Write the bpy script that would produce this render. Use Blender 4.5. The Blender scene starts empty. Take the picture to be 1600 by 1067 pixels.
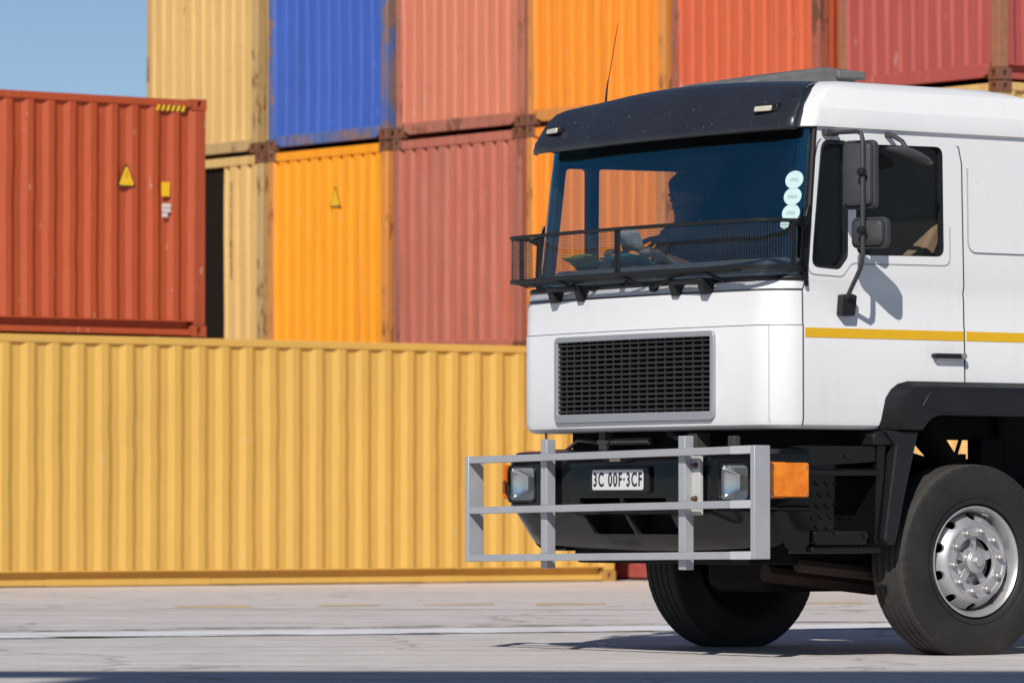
import bpy, bmesh, math, random
from mathutils import Vector, Matrix
random.seed(7)
R = math.radians
scene = bpy.context.scene

# ------------------------------------------------------------------ camera, sky, sun, exposure
F_PX, CAM_H, HOR = 7800.0, 0.804, 795.0
cam_d = bpy.data.cameras.new("camera")
cam = bpy.data.objects.new("camera", cam_d)
scene.collection.objects.link(cam)
cam.location = (0, 0, CAM_H)
cam.rotation_euler = (R(90) + math.atan((HOR - 533.5) / F_PX), 0, 0)
cam_d.sensor_width = 36
cam_d.lens = F_PX / 1600 * 36
cam_d.clip_start = 0.5
cam_d.clip_end = 6000
cam_d.dof.use_dof = True
cam_d.dof.focus_distance = 27.6
cam_d.dof.aperture_fstop = 5.0
scene.camera = cam

SUN_EL = 36.0
SUN_D = Vector((0.294, 1.427, -1.08)).normalized()          # direction the light travels
world = bpy.data.worlds.new("World")
scene.world = world
world.use_nodes = True
nt = world.node_tree
bg = nt.nodes["Background"]
sky = nt.nodes.new("ShaderNodeTexSky")
sky.sky_type = 'NISHITA'
sky.sun_disc = False
sky.sun_elevation = R(SUN_EL)
sky.sun_rotation = math.atan2(-SUN_D.x, -SUN_D.y)
sky.altitude = 1200
sky.air_density = 0.8
sky.dust_density = 0.1
sky.ozone_density = 3.0
nt.links.new(sky.outputs[0], bg.inputs[0])
bg.inputs[1].default_value = 0.074

sun_d = bpy.data.lights.new("sun", 'SUN')
sun_d.energy = 4.35
sun_d.angle = R(0.5)
sun_d.color = (1.0, 0.955, 0.89)
sun = bpy.data.objects.new("sun", sun_d)
sun.rotation_euler = SUN_D.to_track_quat('-Z', 'Y').to_euler()
sun.location = (-10, -40, 40)
scene.collection.objects.link(sun)
scene.view_settings.view_transform = 'Standard'
scene.view_settings.look = 'None'
scene.view_settings.exposure = 0.0
scene.view_settings.gamma = 1.0

# ------------------------------------------------------------------ materials
def nodes_of(m):
    m.use_nodes = True
    n = m.node_tree.nodes
    return n, m.node_tree.links, n["Principled BSDF"]

def ramp(n, a, b, ca=(0, 0, 0, 1), cb=(1, 1, 1, 1)):
    r = n.new("ShaderNodeValToRGB")
    r.color_ramp.elements[0].position = a
    r.color_ramp.elements[1].position = b
    r.color_ramp.elements[0].color = ca
    r.color_ramp.elements[1].color = cb
    return r

def noise(n, l, vec, scale, detail=4, rough=.55):
    t = n.new("ShaderNodeTexNoise")
    t.inputs['Scale'].default_value = scale
    t.inputs['Detail'].default_value = detail
    t.inputs['Roughness'].default_value = rough
    l.new(vec, t.inputs['Vector'])
    return t

def mixc(n, l, fac, a, b, mode='MIX'):
    m = n.new("ShaderNodeMix")
    m.data_type = 'RGBA'
    m.blend_type = mode
    for sock, v in ((m.inputs[0], fac), (m.inputs[6], a), (m.inputs[7], b)):
        if hasattr(v, 'is_linked') or hasattr(v, 'links'):
            l.new(v, sock)
        else:
            sock.default_value = v
    return m.outputs[2]

def mapped(n, l, scale, loc=(0, 0, 0), coord='Object'):
    tc = n.new("ShaderNodeTexCoord")
    mp = n.new("ShaderNodeMapping")
    mp.inputs['Scale'].default_value = scale
    mp.inputs['Location'].default_value = loc
    l.new(tc.outputs[coord], mp.inputs['Vector'])
    return mp.outputs['Vector']

def c4(c, k=1.0):
    return (c[0] * k, c[1] * k, c[2] * k, 1)

def plain(name, col, rough=.5, metal=0.0, var=.12, scale=6, bump=0.0, bscale=60, coat=0.0, spec=.5, dust=0.0, dustcol=(.3, .27, .23)):
    m = bpy.data.materials.new(name)
    n, l, b = nodes_of(m)
    v = mapped(n, l, (1, 1, 1))
    t = noise(n, l, v, scale, 5)
    out = mixc(n, l, t.outputs[0], c4(col, 1 - var), c4(col, 1 + var))
    if dust:
        t2 = noise(n, l, v, 3.1, 6, .65)
        r = ramp(n, .42, .75)
        l.new(t2.outputs[0], r.inputs[0])
        mm = n.new("ShaderNodeMath"); mm.operation = 'MULTIPLY'
        l.new(r.outputs[0], mm.inputs[0]); mm.inputs[1].default_value = dust
        out = mixc(n, l, mm.outputs[0], out, c4(dustcol))
    l.new(out, b.inputs['Base Color'])
    b.inputs['Roughness'].default_value = rough
    b.inputs['Metallic'].default_value = metal
    b.inputs['Specular IOR Level'].default_value = spec
    if coat:
        b.inputs['Coat Weight'].default_value = coat
        b.inputs['Coat Roughness'].default_value = .06
    rr = n.new("ShaderNodeMapRange")
    rr.inputs[3].default_value = max(0, rough - .08); rr.inputs[4].default_value = min(1, rough + .1)
    l.new(t.outputs[0], rr.inputs[0]); l.new(rr.outputs[0], b.inputs['Roughness'])
    if bump:
        bp = n.new("ShaderNodeBump")
        bp.inputs['Strength'].default_value = bump
        bp.inputs['Distance'].default_value = .01
        t3 = noise(n, l, v, bscale, 3)
        l.new(t3.outputs[0], bp.inputs['Height'])
        l.new(bp.outputs[0], b.inputs['Normal'])
    return m

def container_paint(name, col, rust=.25, fade=.18, seed=0.0, rustcol=(.16, .055, .022), fadecol=None, rough=.55, grime=.5):
    """sun-faded container paint: streaks running down, chips and patches of rust"""
    m = bpy.data.materials.new(name)
    n, l, b = nodes_of(m)
    vs = mapped(n, l, (7, 7, .45), (seed, seed * 1.7, seed * .3))
    vb = mapped(n, l, (1, 1, 1), (seed * 2.1, seed, -seed))
    s = noise(n, l, vs, 1.6, 5, .6)
    g = noise(n, l, vb, .9, 4, .5)
    fc = fadecol or tuple(min(1, x * .55 + .2) for x in col)
    r0 = ramp(n, .35, .75); l.new(s.outputs[0], r0.inputs[0])
    mul = n.new("ShaderNodeMath"); mul.operation = 'MULTIPLY'; mul.inputs[1].default_value = fade
    l.new(r0.outputs[0], mul.inputs[0])
    c = mixc(n, l, mul.outputs[0], c4(col), c4(fc))
    c = mixc(n, l, .35, c, mixc(n, l, g.outputs[0], c4(col, .72), c4(col, 1.22)))
    gs = noise(n, l, mapped(n, l, (5.5, 5.5, .16), (seed * .7, 2 + seed, seed)), 1.9, 6, .66)
    rg = ramp(n, .50, .72); l.new(gs.outputs[0], rg.inputs[0])
    mg = n.new("ShaderNodeMath"); mg.operation = 'MULTIPLY'; mg.inputs[1].default_value = grime
    l.new(rg.outputs[0], mg.inputs[0])
    c = mixc(n, l, mg.outputs[0], c, c4(tuple(.45 * x + .012 for x in col)))
    bl = noise(n, l, vb, 5.5, 7, .7)
    rbl = ramp(n, .58, .66); l.new(bl.outputs[0], rbl.inputs[0])
    mb_ = n.new("ShaderNodeMath"); mb_.operation = 'MULTIPLY'; mb_.inputs[1].default_value = grime * .55
    l.new(rbl.outputs[0], mb_.inputs[0])
    c = mixc(n, l, mb_.outputs[0], c, c4(tuple(.62 * x + .03 for x in col)))
    # rust: streaky noise times blotchy noise
    ra = noise(n, l, mapped(n, l, (9, 9, 1.1), (seed * 3, -seed, seed)), 1.3, 8, .72)
    rb = noise(n, l, vb, 2.3, 6, .65)
    ad = n.new("ShaderNodeMath"); ad.operation = 'ADD'
    l.new(ra.outputs[0], ad.inputs[0]); l.new(rb.outputs[0], ad.inputs[1])
    th = 1.34 - .36 * rust
    rr = ramp(n, th / 2, th / 2 + .045)
    hf = n.new("ShaderNodeMath"); hf.operation = 'MULTIPLY'; hf.inputs[1].default_value = .5
    l.new(ad.outputs[0], hf.inputs[0]); l.new(hf.outputs[0], rr.inputs[0])
    rv = noise(n, l, vb, 22, 5, .7)
    rc = mixc(n, l, rv.outputs[0], c4(rustcol, .45), c4(rustcol, 1.9))
    mr = n.new("ShaderNodeMath"); mr.operation = 'MULTIPLY'; mr.inputs[1].default_value = .85
    l.new(rr.outputs[0], mr.inputs[0])
    c = mixc(n, l, mr.outputs[0], c, rc)
    # pale scuffs
    sc = noise(n, l, mapped(n, l, (14, 14, 5), (seed, 3 + seed, 1)), 1.0, 3, .5)
    rs = ramp(n, .70, .74); l.new(sc.outputs[0], rs.inputs[0])
    ms = n.new("ShaderNodeMath"); ms.operation = 'MULTIPLY'; ms.inputs[1].default_value = .35
    l.new(rs.outputs[0], ms.inputs[0])
    c = mixc(n, l, ms.outputs[0], c, (.5, .42, .36, 1))
    l.new(c, b.inputs['Base Color'])
    b.inputs['Roughness'].default_value = rough
    b.inputs['Specular IOR Level'].default_value = .35
    bp = n.new("ShaderNodeBump"); bp.inputs['Strength'].default_value = .25; bp.inputs['Distance'].default_value = .02
    dn = noise(n, l, vb, 3.0, 2); l.new(dn.outputs[0], bp.inputs['Height'])
    l.new(bp.outputs[0], b.inputs['Normal'])
    return m

def glass_mat(name, tint, rough=0.0, ior=1.45, coat=(1, 1, 1), dust=1.0):
    m = bpy.data.materials.new(name)
    m.use_nodes = True
    n, l = m.node_tree.nodes, m.node_tree.links
    n.clear()
    out = n.new("ShaderNodeOutputMaterial")
    tr = n.new("ShaderNodeBsdfTransparent"); tr.inputs[0].default_value = c4(tint)
    gl = n.new("ShaderNodeBsdfGlossy"); gl.inputs['Roughness'].default_value = rough
    gl.inputs[0].default_value = c4(coat)
    fr = n.new("ShaderNodeFresnel"); ge = n.new("ShaderNodeNewGeometry")
    io = n.new("ShaderNodeMapRange"); io.inputs[3].default_value = ior; io.inputs[4].default_value = 1 / ior
    l.new(ge.outputs['Backfacing'], io.inputs[0]); l.new(io.outputs[0], fr.inputs[0])
    df = n.new("ShaderNodeBsdfDiffuse"); df.inputs[0].default_value = (.45, .42, .38, 1)
    mx = n.new("ShaderNodeMixShader")
    l.new(fr.outputs[0], mx.inputs[0]); l.new(tr.outputs[0], mx.inputs[1]); l.new(gl.outputs[0], mx.inputs[2])
    # road dust and specks on the pane
    v = mapped(n, l, (1, 1, 1))
    t = noise(n, l, v, 55, 3, .6)
    r = ramp(n, .70, .74); l.new(t.outputs[0], r.inputs[0])
    t2 = noise(n, l, v, 2.5, 5, .6)
    r2 = ramp(n, .40, .8, (.004 * dust, .004 * dust, .004 * dust, 1), (.022 * dust, .022 * dust, .022 * dust, 1)); l.new(t2.outputs[0], r2.inputs[0])
    mm = n.new("ShaderNodeMath"); mm.operation = 'MULTIPLY_ADD'; mm.inputs[1].default_value = .18
    l.new(r.outputs[0], mm.inputs[0]); l.new(r2.outputs[0], mm.inputs[2])
    mx2 = n.new("ShaderNodeMixShader")
    l.new(mm.outputs[0], mx2.inputs[0]); l.new(mx.outputs[0], mx2.inputs[1]); l.new(df.outputs[0], mx2.inputs[2])
    l.new(mx2.outputs[0], out.inputs[0])
    return m

def speckled_black(name):
    """sun visor plastic with stone chips"""
    m = bpy.data.materials.new(name)
    n, l, b = nodes_of(m)
    v = mapped(n, l, (1, 1, 1))
    t = noise(n, l, v, 4, 5)
    c = mixc(n, l, t.outputs[0], (.014, .015, .021, 1), (.028, .029, .037, 1))
    vo = n.new("ShaderNodeTexVoronoi"); vo.inputs['Scale'].default_value = 55
    l.new(v, vo.inputs['Vector'])
    nz = noise(n, l, v, 60, 2)
    sz = n.new("ShaderNodeMath"); sz.operation = 'MULTIPLY_ADD'; sz.inputs[1].default_value = .38; sz.inputs[2].default_value = -.10
    l.new(nz.outputs[0], sz.inputs[0])
    lt = n.new("ShaderNodeMath"); lt.operation = 'LESS_THAN'; l.new(vo.outputs['Distance'], lt.inputs[0])
    sx = n.new("ShaderNodeSeparateColor"); l.new(vo.outputs['Color'], sx.inputs[0])
    gt = n.new("ShaderNodeMath"); gt.operation = 'GREATER_THAN'; gt.inputs[1].default_value = .62
    l.new(sx.outputs[0], gt.inputs[0])
    szz = n.new("ShaderNodeMath"); szz.operation = 'MULTIPLY'; l.new(sz.outputs[0], szz.inputs[0]); l.new(gt.outputs[0], szz.inputs[1])
    l.new(szz.outputs[0], lt.inputs[1])
    c = mixc(n, l, lt.outputs[0], c, (.32, .31, .30, 1))
    l.new(c, b.inputs['Base Color'])
    b.inputs['Roughness'].default_value = .32
    return m

def concrete_mat():
    m = bpy.data.materials.new("yard_concrete")
    n, l, b = nodes_of(m)
    tc = n.new("ShaderNodeTexCoord")
    v = tc.outputs['Object']
    a = noise(n, l, v, .18, 6, .6)
    d = noise(n, l, v, 2.2, 6, .65)
    f = noise(n, l, v, 26, 4, .7)
    st = noise(n, l, mapped(n, l, (.12, 1.9, 1), (3, 1, 0)), 1.0, 6, .62)
    c = mixc(n, l, a.outputs[0], (.58, .535, .51, 1), (.73, .68, .65, 1))
    r1 = ramp(n, .40, .64); l.new(st.outputs[0], r1.inputs[0])
    c = mixc(n, l, r1.outputs[0], mixc(n, l, .8, c, (.42, .39, .37, 1)), c)
    r2 = ramp(n, .30, .72); l.new(d.outputs[0], r2.inputs[0])
    c = mixc(n, l, .5, c, mixc(n, l, r2.outputs[0], (.48, .445, .42, 1), (.78, .73, .70, 1)))
    r3 = ramp(n, .28, .40); l.new(f.outputs[0], r3.inputs[0])
    c = mixc(n, l, r3.outputs[0], mixc(n, l, .6, c, (.18, .17, .16, 1)), c)
    cr = n.new("ShaderNodeTexVoronoi"); cr.feature = 'DISTANCE_TO_EDGE'; cr.inputs['Scale'].default_value = .33
    wv = n.new("ShaderNodeVectorMath"); wv.operation = 'MULTIPLY_ADD'; wv.inputs[1].default_value = (.9, .9, 0)
    l.new(d.outputs['Color'], wv.inputs[0]); l.new(v, wv.inputs[2]); l.new(wv.outputs[0], cr.inputs['Vector'])
    rc = ramp(n, .004, .012, (.5, .5, .5, 1), (0, 0, 0, 1)); l.new(cr.outputs['Distance'], rc.inputs[0])
    c = mixc(n, l, rc.outputs[0], c, (.16, .145, .135, 1))
    ag = noise(n, l, mapped(n, l, (11, 34, 1)), 1.0, 3, .6)
    ra_ = ramp(n, .64, .70); l.new(ag.outputs[0], ra_.inputs[0])
    ma_ = n.new("ShaderNodeMath"); ma_.operation = 'MULTIPLY'; ma_.inputs[1].default_value = .45; l.new(ra_.outputs[0], ma_.inputs[0])
    c = mixc(n, l, ma_.outputs[0], c, (.30, .275, .255, 1))
    tm_ = noise(n, l, mapped(n, l, (.10, 1.15, 1), (7, 3, 0)), 1.0, 4, .55)
    rt_ = ramp(n, .55, .66); l.new(tm_.outputs[0], rt_.inputs[0])
    mt_ = n.new("ShaderNodeMath"); mt_.operation = 'MULTIPLY'; mt_.inputs[1].default_value = .5; l.new(rt_.outputs[0], mt_.inputs[0])
    c = mixc(n, l, mt_.outputs[0], c, (.40, .36, .325, 1))
    # oil and tyre stains
    o = noise(n, l, mapped(n, l, (.5, 1.4, 1), (9, 4, 0)), .8, 5, .6)
    r4 = ramp(n, .62, .78); l.new(o.outputs[0], r4.inputs[0])
    mo = n.new("ShaderNodeMath"); mo.operation = 'MULTIPLY'; mo.inputs[1].default_value = .35; l.new(r4.outputs[0], mo.inputs[0])
    c = mixc(n, l, mo.outputs[0], c, (.27, .25, .235, 1))
    l.new(c, b.inputs['Base Color'])
    b.inputs['Roughness'].default_value = .85
    b.inputs['Specular IOR Level'].default_value = .25
    bp = n.new("ShaderNodeBump"); bp.inputs['Strength'].default_value = .35; bp.inputs['Distance'].default_value = .01
    l.new(f.outputs[0], bp.inputs['Height']); l.new(bp.outputs[0], b.inputs['Normal'])
    return m

def worn_paint(name, col, keep=.5, sx=1.0):
    """road paint worn through to the concrete under it"""
    m = bpy.data.materials.new(name)
    n, l, b = nodes_of(m)
    v = mapped(n, l, (.35 * sx, 2.2, 1), (1, 2, 0))
    t = noise(n, l, v, 2.0, 8, .72)
    r = ramp(n, 1 - keep - .06, 1 - keep + .06); l.new(t.outputs[0], r.inputs[0])
    t2 = noise(n, l, mapped(n, l, (1, 1, 1)), 7, 5)
    c = mixc(n, l, t2.outputs[0], c4(col, .82), c4(col, 1.1))
    l.new(c, b.inputs['Base Color'])
    b.inputs['Roughness'].default_value = .8
    tr = n.new("ShaderNodeBsdfTransparent")
    mx = n.new("ShaderNodeMixShader")
    l.new(r.outputs[0], mx.inputs[0]); l.new(tr.outputs[0], mx.inputs[1]); l.new(b.outputs[0], mx.inputs[2])
    l.new(mx.outputs[0], n["Material Output"].inputs[0])
    return m

def truck_paint(name):
    """white cab paint: thin road film in runs, stone chips, a few scratches"""
    m = bpy.data.materials.new(name)
    n, l, b = nodes_of(m)
    v = mapped(n, l, (1, 1, 1))
    t = noise(n, l, v, 1.6, 5)
    c = mixc(n, l, t.outputs[0], (.735, .735, .738, 1), (.765, .765, .768, 1))
    st = noise(n, l, mapped(n, l, (16, 16, .8)), 1.2, 6, .65)
    r = ramp(n, .52, .80); l.new(st.outputs[0], r.inputs[0])
    big = noise(n, l, v, 2.4, 4); rb = ramp(n, .42, .70); l.new(big.outputs[0], rb.inputs[0])
    mm = n.new("ShaderNodeMath"); mm.operation = 'MULTIPLY'; l.new(r.outputs[0], mm.inputs[0]); l.new(rb.outputs[0], mm.inputs[1])
    m2 = n.new("ShaderNodeMath"); m2.operation = 'MULTIPLY'; m2.inputs[1].default_value = .32; l.new(mm.outputs[0], m2.inputs[0])
    c = mixc(n, l, m2.outputs[0], c, (.47, .43, .38, 1))
    vo = n.new("ShaderNodeTexVoronoi"); vo.inputs['Scale'].default_value = 24; l.new(v, vo.inputs['Vector'])
    sc = n.new("ShaderNodeSeparateColor"); l.new(vo.outputs['Color'], sc.inputs[0])
    gt = n.new("ShaderNodeMath"); gt.operation = 'GREATER_THAN'; gt.inputs[1].default_value = .955; l.new(sc.outputs[0], gt.inputs[0])
    sz = n.new("ShaderNodeMath"); sz.operation = 'MULTIPLY'; l.new(gt.outputs[0], sz.inputs[0])
    s2 = n.new("ShaderNodeMath"); s2.operation = 'MULTIPLY'; s2.inputs[1].default_value = .10; l.new(sc.outputs[1], s2.inputs[0]); l.new(s2.outputs[0], sz.inputs[1])
    lt = n.new("ShaderNodeMath"); lt.operation = 'LESS_THAN'; l.new(vo.outputs['Distance'], lt.inputs[0]); l.new(sz.outputs[0], lt.inputs[1])
    c = mixc(n, l, lt.outputs[0], c, (.42, .38, .34, 1))
    l.new(c, b.inputs['Base Color'])
    b.inputs['Roughness'].default_value = .42
    b.inputs['Coat Weight'].default_value = .12
    b.inputs['Coat Roughness'].default_value = .08
    bp = n.new("ShaderNodeBump"); bp.inputs['Strength'].default_value = .12; bp.inputs['Distance'].default_value = .02
    l.new(big.outputs[0], bp.inputs['Height']); l.new(bp.outputs[0], b.inputs['Normal'])
    return m

MAT = {}
MAT['white'] = truck_paint('truck_white_paint')
MAT['dark_trim'] = plain("cab_dark_trim", (.022, .024, .028), .7, var=.2)
MAT['groove'] = plain("shut_line_dark", (.10, .10, .105), .8)
MAT['black'] = plain("black_paint", (.005, .005, .006), .10, var=.25, scale=4, spec=.30, dust=.02, dustcol=(.09, .08, .07))
MAT['black_plastic'] = plain("black_plastic", (.013, .013, .015), .40, var=.2, scale=9, bump=.08, spec=.28, dust=.05, dustcol=(.11, .10, .09))
MAT['grey_plastic'] = plain("grey_plastic", (.042, .042, .046), .5, var=.15, scale=11, bump=.1)
MAT['visor'] = speckled_black("visor_plastic")
MAT['rubber'] = plain("tyre_rubber", (.019, .0175, .0165), .62, var=.18, scale=9, bump=.25, bscale=40, spec=.3, dust=.5, dustcol=(.048, .042, .037))
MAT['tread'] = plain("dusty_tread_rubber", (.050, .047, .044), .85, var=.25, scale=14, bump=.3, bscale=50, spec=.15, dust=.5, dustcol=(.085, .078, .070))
MAT['rim'] = plain("silver_wheel_paint", (.52, .52, .53), .38, metal=.6, var=.1, scale=12, dust=.4, dustcol=(.30, .27, .24))
MAT['bolt'] = plain("dull_steel", (.42, .40, .38), .45, metal=.7, var=.25, scale=30)
MAT['bar'] = plain("bull_bar_silver_paint", (.42, .43, .45), .42, metal=.25, var=.08, scale=14, dust=.14, dustcol=(.25, .24, .22))
MAT['bar_bright'] = plain("bull_bar_pale_end", (.60, .60, .61), .4, metal=.25, var=.05)
MAT['grille_frame'] = plain("grille_frame_grey", (.34, .35, .37), .4, metal=.3, var=.06, dust=.1)
MAT['grille'] = plain("grille_black", (.028, .028, .030), .45, var=.2, scale=20)
MAT['under'] = plain("underbody_dirt", (.009, .008, .0075), .85, spec=.2, var=.4, scale=7)
MAT['axle'] = plain("axle_red_oxide", (.030, .013, .009), .7, var=.4, scale=9)
MAT['chrome'] = plain("reflector", (.75, .75, .76), .12, metal=1.0, var=.05)
MAT['stripe'] = plain("yellow_reflective_tape", (.75, .42, .008), .35, var=.05)
MAT['plate'] = plain("plate_white", (.66, .66, .67), .4, var=.05, scale=20)
MAT['ink'] = plain("plate_black_ink", (.012, .012, .014), .5)
MAT['hatch'] = plain("weathered_grey_plastic", (.12, .12, .125), .65, var=.3, scale=9, bump=.2, dust=.3)
MAT['disc'] = plain("licence_disc_paper", (.46, .62, .62), .5, var=.08, scale=40)
MAT['tan'] = plain("tan_upholstery", (.36, .24, .15), .85, var=.12)
MAT['cloth'] = plain("navy_shirt", (.018, .022, .035), .9, var=.2, bump=.2)
MAT['skin'] = plain("brown_skin", (.10, .052, .034), .55, var=.1)
MAT['hair'] = plain("black_hair", (.01, .009, .009), .8)
MAT['paper'] = plain("white_paper", (.30, .33, .34), .7, var=.1)
MAT['paper_teal'] = plain("teal_card", (.03, .25, .27), .6, var=.1)
MAT['paper_lime'] = plain("lime_card", (.26, .28, .08), .6, var=.1)
MAT['marker'] = plain("marker_lamp_lens", (.55, .50, .40), .25, var=.15, scale=30)
MAT['glass_front'] = glass_mat("windscreen_glass", (.97, .97, .97), ior=2.4, coat=(.16, .72, .92), dust=.6)
MAT['glass_side'] = glass_mat("side_window_glass", (.86, .87, .86), ior=1.22, dust=.2)
MAT['concrete'] = concrete_mat()

def lamp_glass(name, col, rough, bscale, trans=.9):
    m = bpy.data.materials.new(name)
    n, l, b = nodes_of(m)
    v = mapped(n, l, (1, 1, 1))
    t = noise(n, l, v, 13, 6, .7)
    tr = ramp(n, .35, .65); l.new(t.outputs[0], tr.inputs[0])
    c = mixc(n, l, tr.outputs[0], (col[0] * .80, col[1] * .62, col[2], 1), (col[0], col[1] * 1.35, col[2] * 2.5, 1))
    l.new(c, b.inputs['Base Color'])
    b.inputs['Roughness'].default_value = rough
    b.inputs['Transmission Weight'].default_value = trans
    bp = n.new("ShaderNodeBump"); bp.inputs['Strength'].default_value = .5; bp.inputs['Distance'].default_value = .004
    w = n.new("ShaderNodeTexWave"); w.inputs['Scale'].default_value = bscale; w.bands_direction = 'Y'
    l.new(v, w.inputs['Vector']); l.new(w.outputs[0], bp.inputs['Height']); l.new(bp.outputs[0], b.inputs['Normal'])
    return m
MAT['lens'] = glass_mat("headlamp_lens", (.93, .94, .95), rough=.03, ior=1.6, dust=.8)
MAT['amber'] = lamp_glass("amber_lens", (1.0, .24, .006), .18, 30, .12)

# ------------------------------------------------------------------ mesh helpers
COL = scene.collection

class MB:
    def __init__(self):
        self.v, self.f = [], []
    def add(self, vs, fs):
        o = len(self.v)
        self.v += [tuple(p) for p in vs]
        self.f += [tuple(i + o for i in f) for f in fs]
        return self
    def box(self, x0, x1, y0, y1, z0, z1):
        vs = [(x, y, z) for z in (z0, z1) for y in (y0, y1) for x in (x0, x1)]
        return self.add(vs, [(0, 2, 3, 1), (4, 5, 7, 6), (0, 1, 5, 4), (2, 6, 7, 3), (0, 4, 6, 2), (1, 3, 7, 5)])
    def obox(self, c, ax, ay, az):
        """oriented box: centre and three half-axis vectors"""
        c, ax, ay, az = map(Vector, (c, ax, ay, az))
        vs = [c + sx * ax + sy * ay + sz * az for sz in (-1, 1) for sy in (-1, 1) for sx in (-1, 1)]
        return self.add(vs, [(0, 2, 3, 1), (4, 5, 7, 6), (0, 1, 5, 4), (2, 6, 7, 3), (0, 4, 6, 2), (1, 3, 7, 5)])
    def prism(self, poly, a, b, axis='y'):
        """closed polygon extruded along an axis from a to b; poly holds the other two coordinates"""
        def P(p, t):
            return {'y': (p[0], t, p[1]), 'x': (t, p[0], p[1]), 'z': (p[0], p[1], t)}[axis]
        n = len(poly)
        vs = [P(p, a) for p in poly] + [P(p, b) for p in poly]
        fs = [tuple(range(n)), tuple(range(2 * n - 1, n - 1, -1))]
        fs += [(i, i + n, (i + 1) % n + n, (i + 1) % n) for i in range(n)]
        return self.add(vs, fs)
    def ring(self, outer, inner, a, b, axis='y'):
        def P(p, t):
            return {'y': (p[0], t, p[1]), 'x': (t, p[0], p[1]), 'z': (p[0], p[1], t)}[axis]
        n = len(outer)
        vs = [P(p, a) for p in outer] + [P(p, a) for p in inner] + [P(p, b) for p in outer] + [P(p, b) for p in inner]
        fs = []
        for i in range(n):
            j = (i + 1) % n
            fs += [(i, j, n + j, n + i), (2 * n + j, 2 * n + i, 3 * n + i, 3 * n + j),
                   (i, 2 * n + i, 2 * n + j, j), (n + j, 3 * n + j, 3 * n + i, n + i)]
        return self.add(vs, fs)
    def tube(self, pts, r, seg=10, cap=True, square=False, up=None):
        pts = [Vector(p) for p in pts]
        rs = r if isinstance(r, (list, tuple)) else [r] * len(pts)
        rings = []
        prev = None
        for i, p in enumerate(pts):
            d = (pts[min(i + 1, len(pts) - 1)] - pts[max(i - 1, 0)]).normalized()
            ref = Vector(up) if up else (Vector((0, 0, 1)) if abs(d.z) < .9 else Vector((1, 0, 0)))
            if prev is not None and not up:
                ref = prev
            u = (ref - d * ref.dot(d)).normalized()
            w = d.cross(u)
            prev = u
            k = 4 if square else seg
            off = math.pi / 4 if square else 0
            rr = rs[i] * (math.sqrt(2) if square else 1)
            rings.append([p + rr * (math.cos(off + 2 * math.pi * j / k) * u + math.sin(off + 2 * math.pi * j / k) * w) for j in range(k)])
        k = len(rings[0])
        vs = [q for rg in rings for q in rg]
        fs = []
        for i in range(len(rings) - 1):
            for j in range(k):
                a, b2 = i * k + j, i * k + (j + 1) % k
                fs.append((a, b2, b2 + k, a + k))
        if cap:
            fs.append(tuple(range(k - 1, -1, -1)))
            fs.append(tuple(range((len(rings) - 1) * k, len(rings) * k)))
        return self.add(vs, fs)
    def lathe(self, prof, c, seg=48, axis='y', closed=False, flat_z=None, cap=True):
        """profile of (radius, offset along axis)"""
        vs, fs = [], []
        n = len(prof)
        for s in range(seg):
            a = 2 * math.pi * s / seg
            for (r, o) in prof:
                if axis == 'y':
                    p = [c[0] + r * math.cos(a), c[1] + o, c[2] + r * math.sin(a)]
                elif axis == 'x':
                    p = [c[0] + o, c[1] + r * math.cos(a), c[2] + r * math.sin(a)]
                else:
                    p = [c[0] + r * math.cos(a), c[1] + r * math.sin(a), c[2] + o]
                if flat_z is not None and p[2] < flat_z:
                    p[2] = flat_z
                vs.append(p)
        for s in range(seg):
            t = (s + 1) % seg
            for i in range(n - 1 if not closed else n):
                j = (i + 1) % n
                fs.append((s * n + i, s * n + j, t * n + j, t * n + i))
        if not closed and cap:
            if prof[0][0] > 1e-6:
                fs.append(tuple(s * n for s in range(seg)))
            if prof[-1][0] > 1e-6:
                fs.append(tuple(s * n + n - 1 for s in range(seg - 1, -1, -1)))
        return self.add(vs, fs)
    def loft(self, rings, cap=True, close=True):
        k = len(rings[0])
        vs = [p for rg in rings for p in rg]
        fs = []
        for i in range(len(rings) - 1):
            for j in range(k if close else k - 1):
                a, b = i * k + j, i * k + (j + 1) % k
                fs.append((a, b, b + k, a + k))
        if cap:
            fs.append(tuple(range(k - 1, -1, -1)))
            fs.append(tuple(range((len(rings) - 1) * k, len(rings) * k)))
        return self.add(vs, fs)
    def grid(self, rows):
        return self.loft(rows, cap=False, close=False)
    def mesh(self, name, smooth=30):
        me = bpy.data.meshes.new(name)
        me.from_pydata(self.v, [], self.f)
        bm = bmesh.new(); bm.from_mesh(me)
        bmesh.ops.remove_doubles(bm, verts=bm.verts, dist=1e-5)
        bmesh.ops.recalc_face_normals(bm, faces=bm.faces)
        bm.to_mesh(me); bm.free()
        if smooth is not None:
            me.polygons.foreach_set('use_smooth', [True] * len(me.polygons))
            me.set_sharp_from_angle(angle=R(smooth))
        me.update()
        return me
    def build(self, name, mat, parent=None, smooth=30, bevel=0, seg=2, solid=0, loc=None, rotz=None):
        me = self.mesh(name, smooth)
        if mat is not None:
            me.materials.append(mat)
        o = bpy.data.objects.new(name, me)
        COL.objects.link(o)
        if parent: o.parent = parent
        if loc: o.location = loc
        if rotz is not None: o.rotation_euler = (0, 0, rotz)
        if solid:
            s = o.modifiers.new("solid", 'SOLIDIFY'); s.thickness = solid; s.offset = 0
        if bevel:
            b = o.modifiers.new("bevel", 'BEVEL'); b.width = bevel; b.segments = seg
            b.limit_method = 'ANGLE'; b.angle_limit = R(35); b.harden_normals = False
        return o

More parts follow.
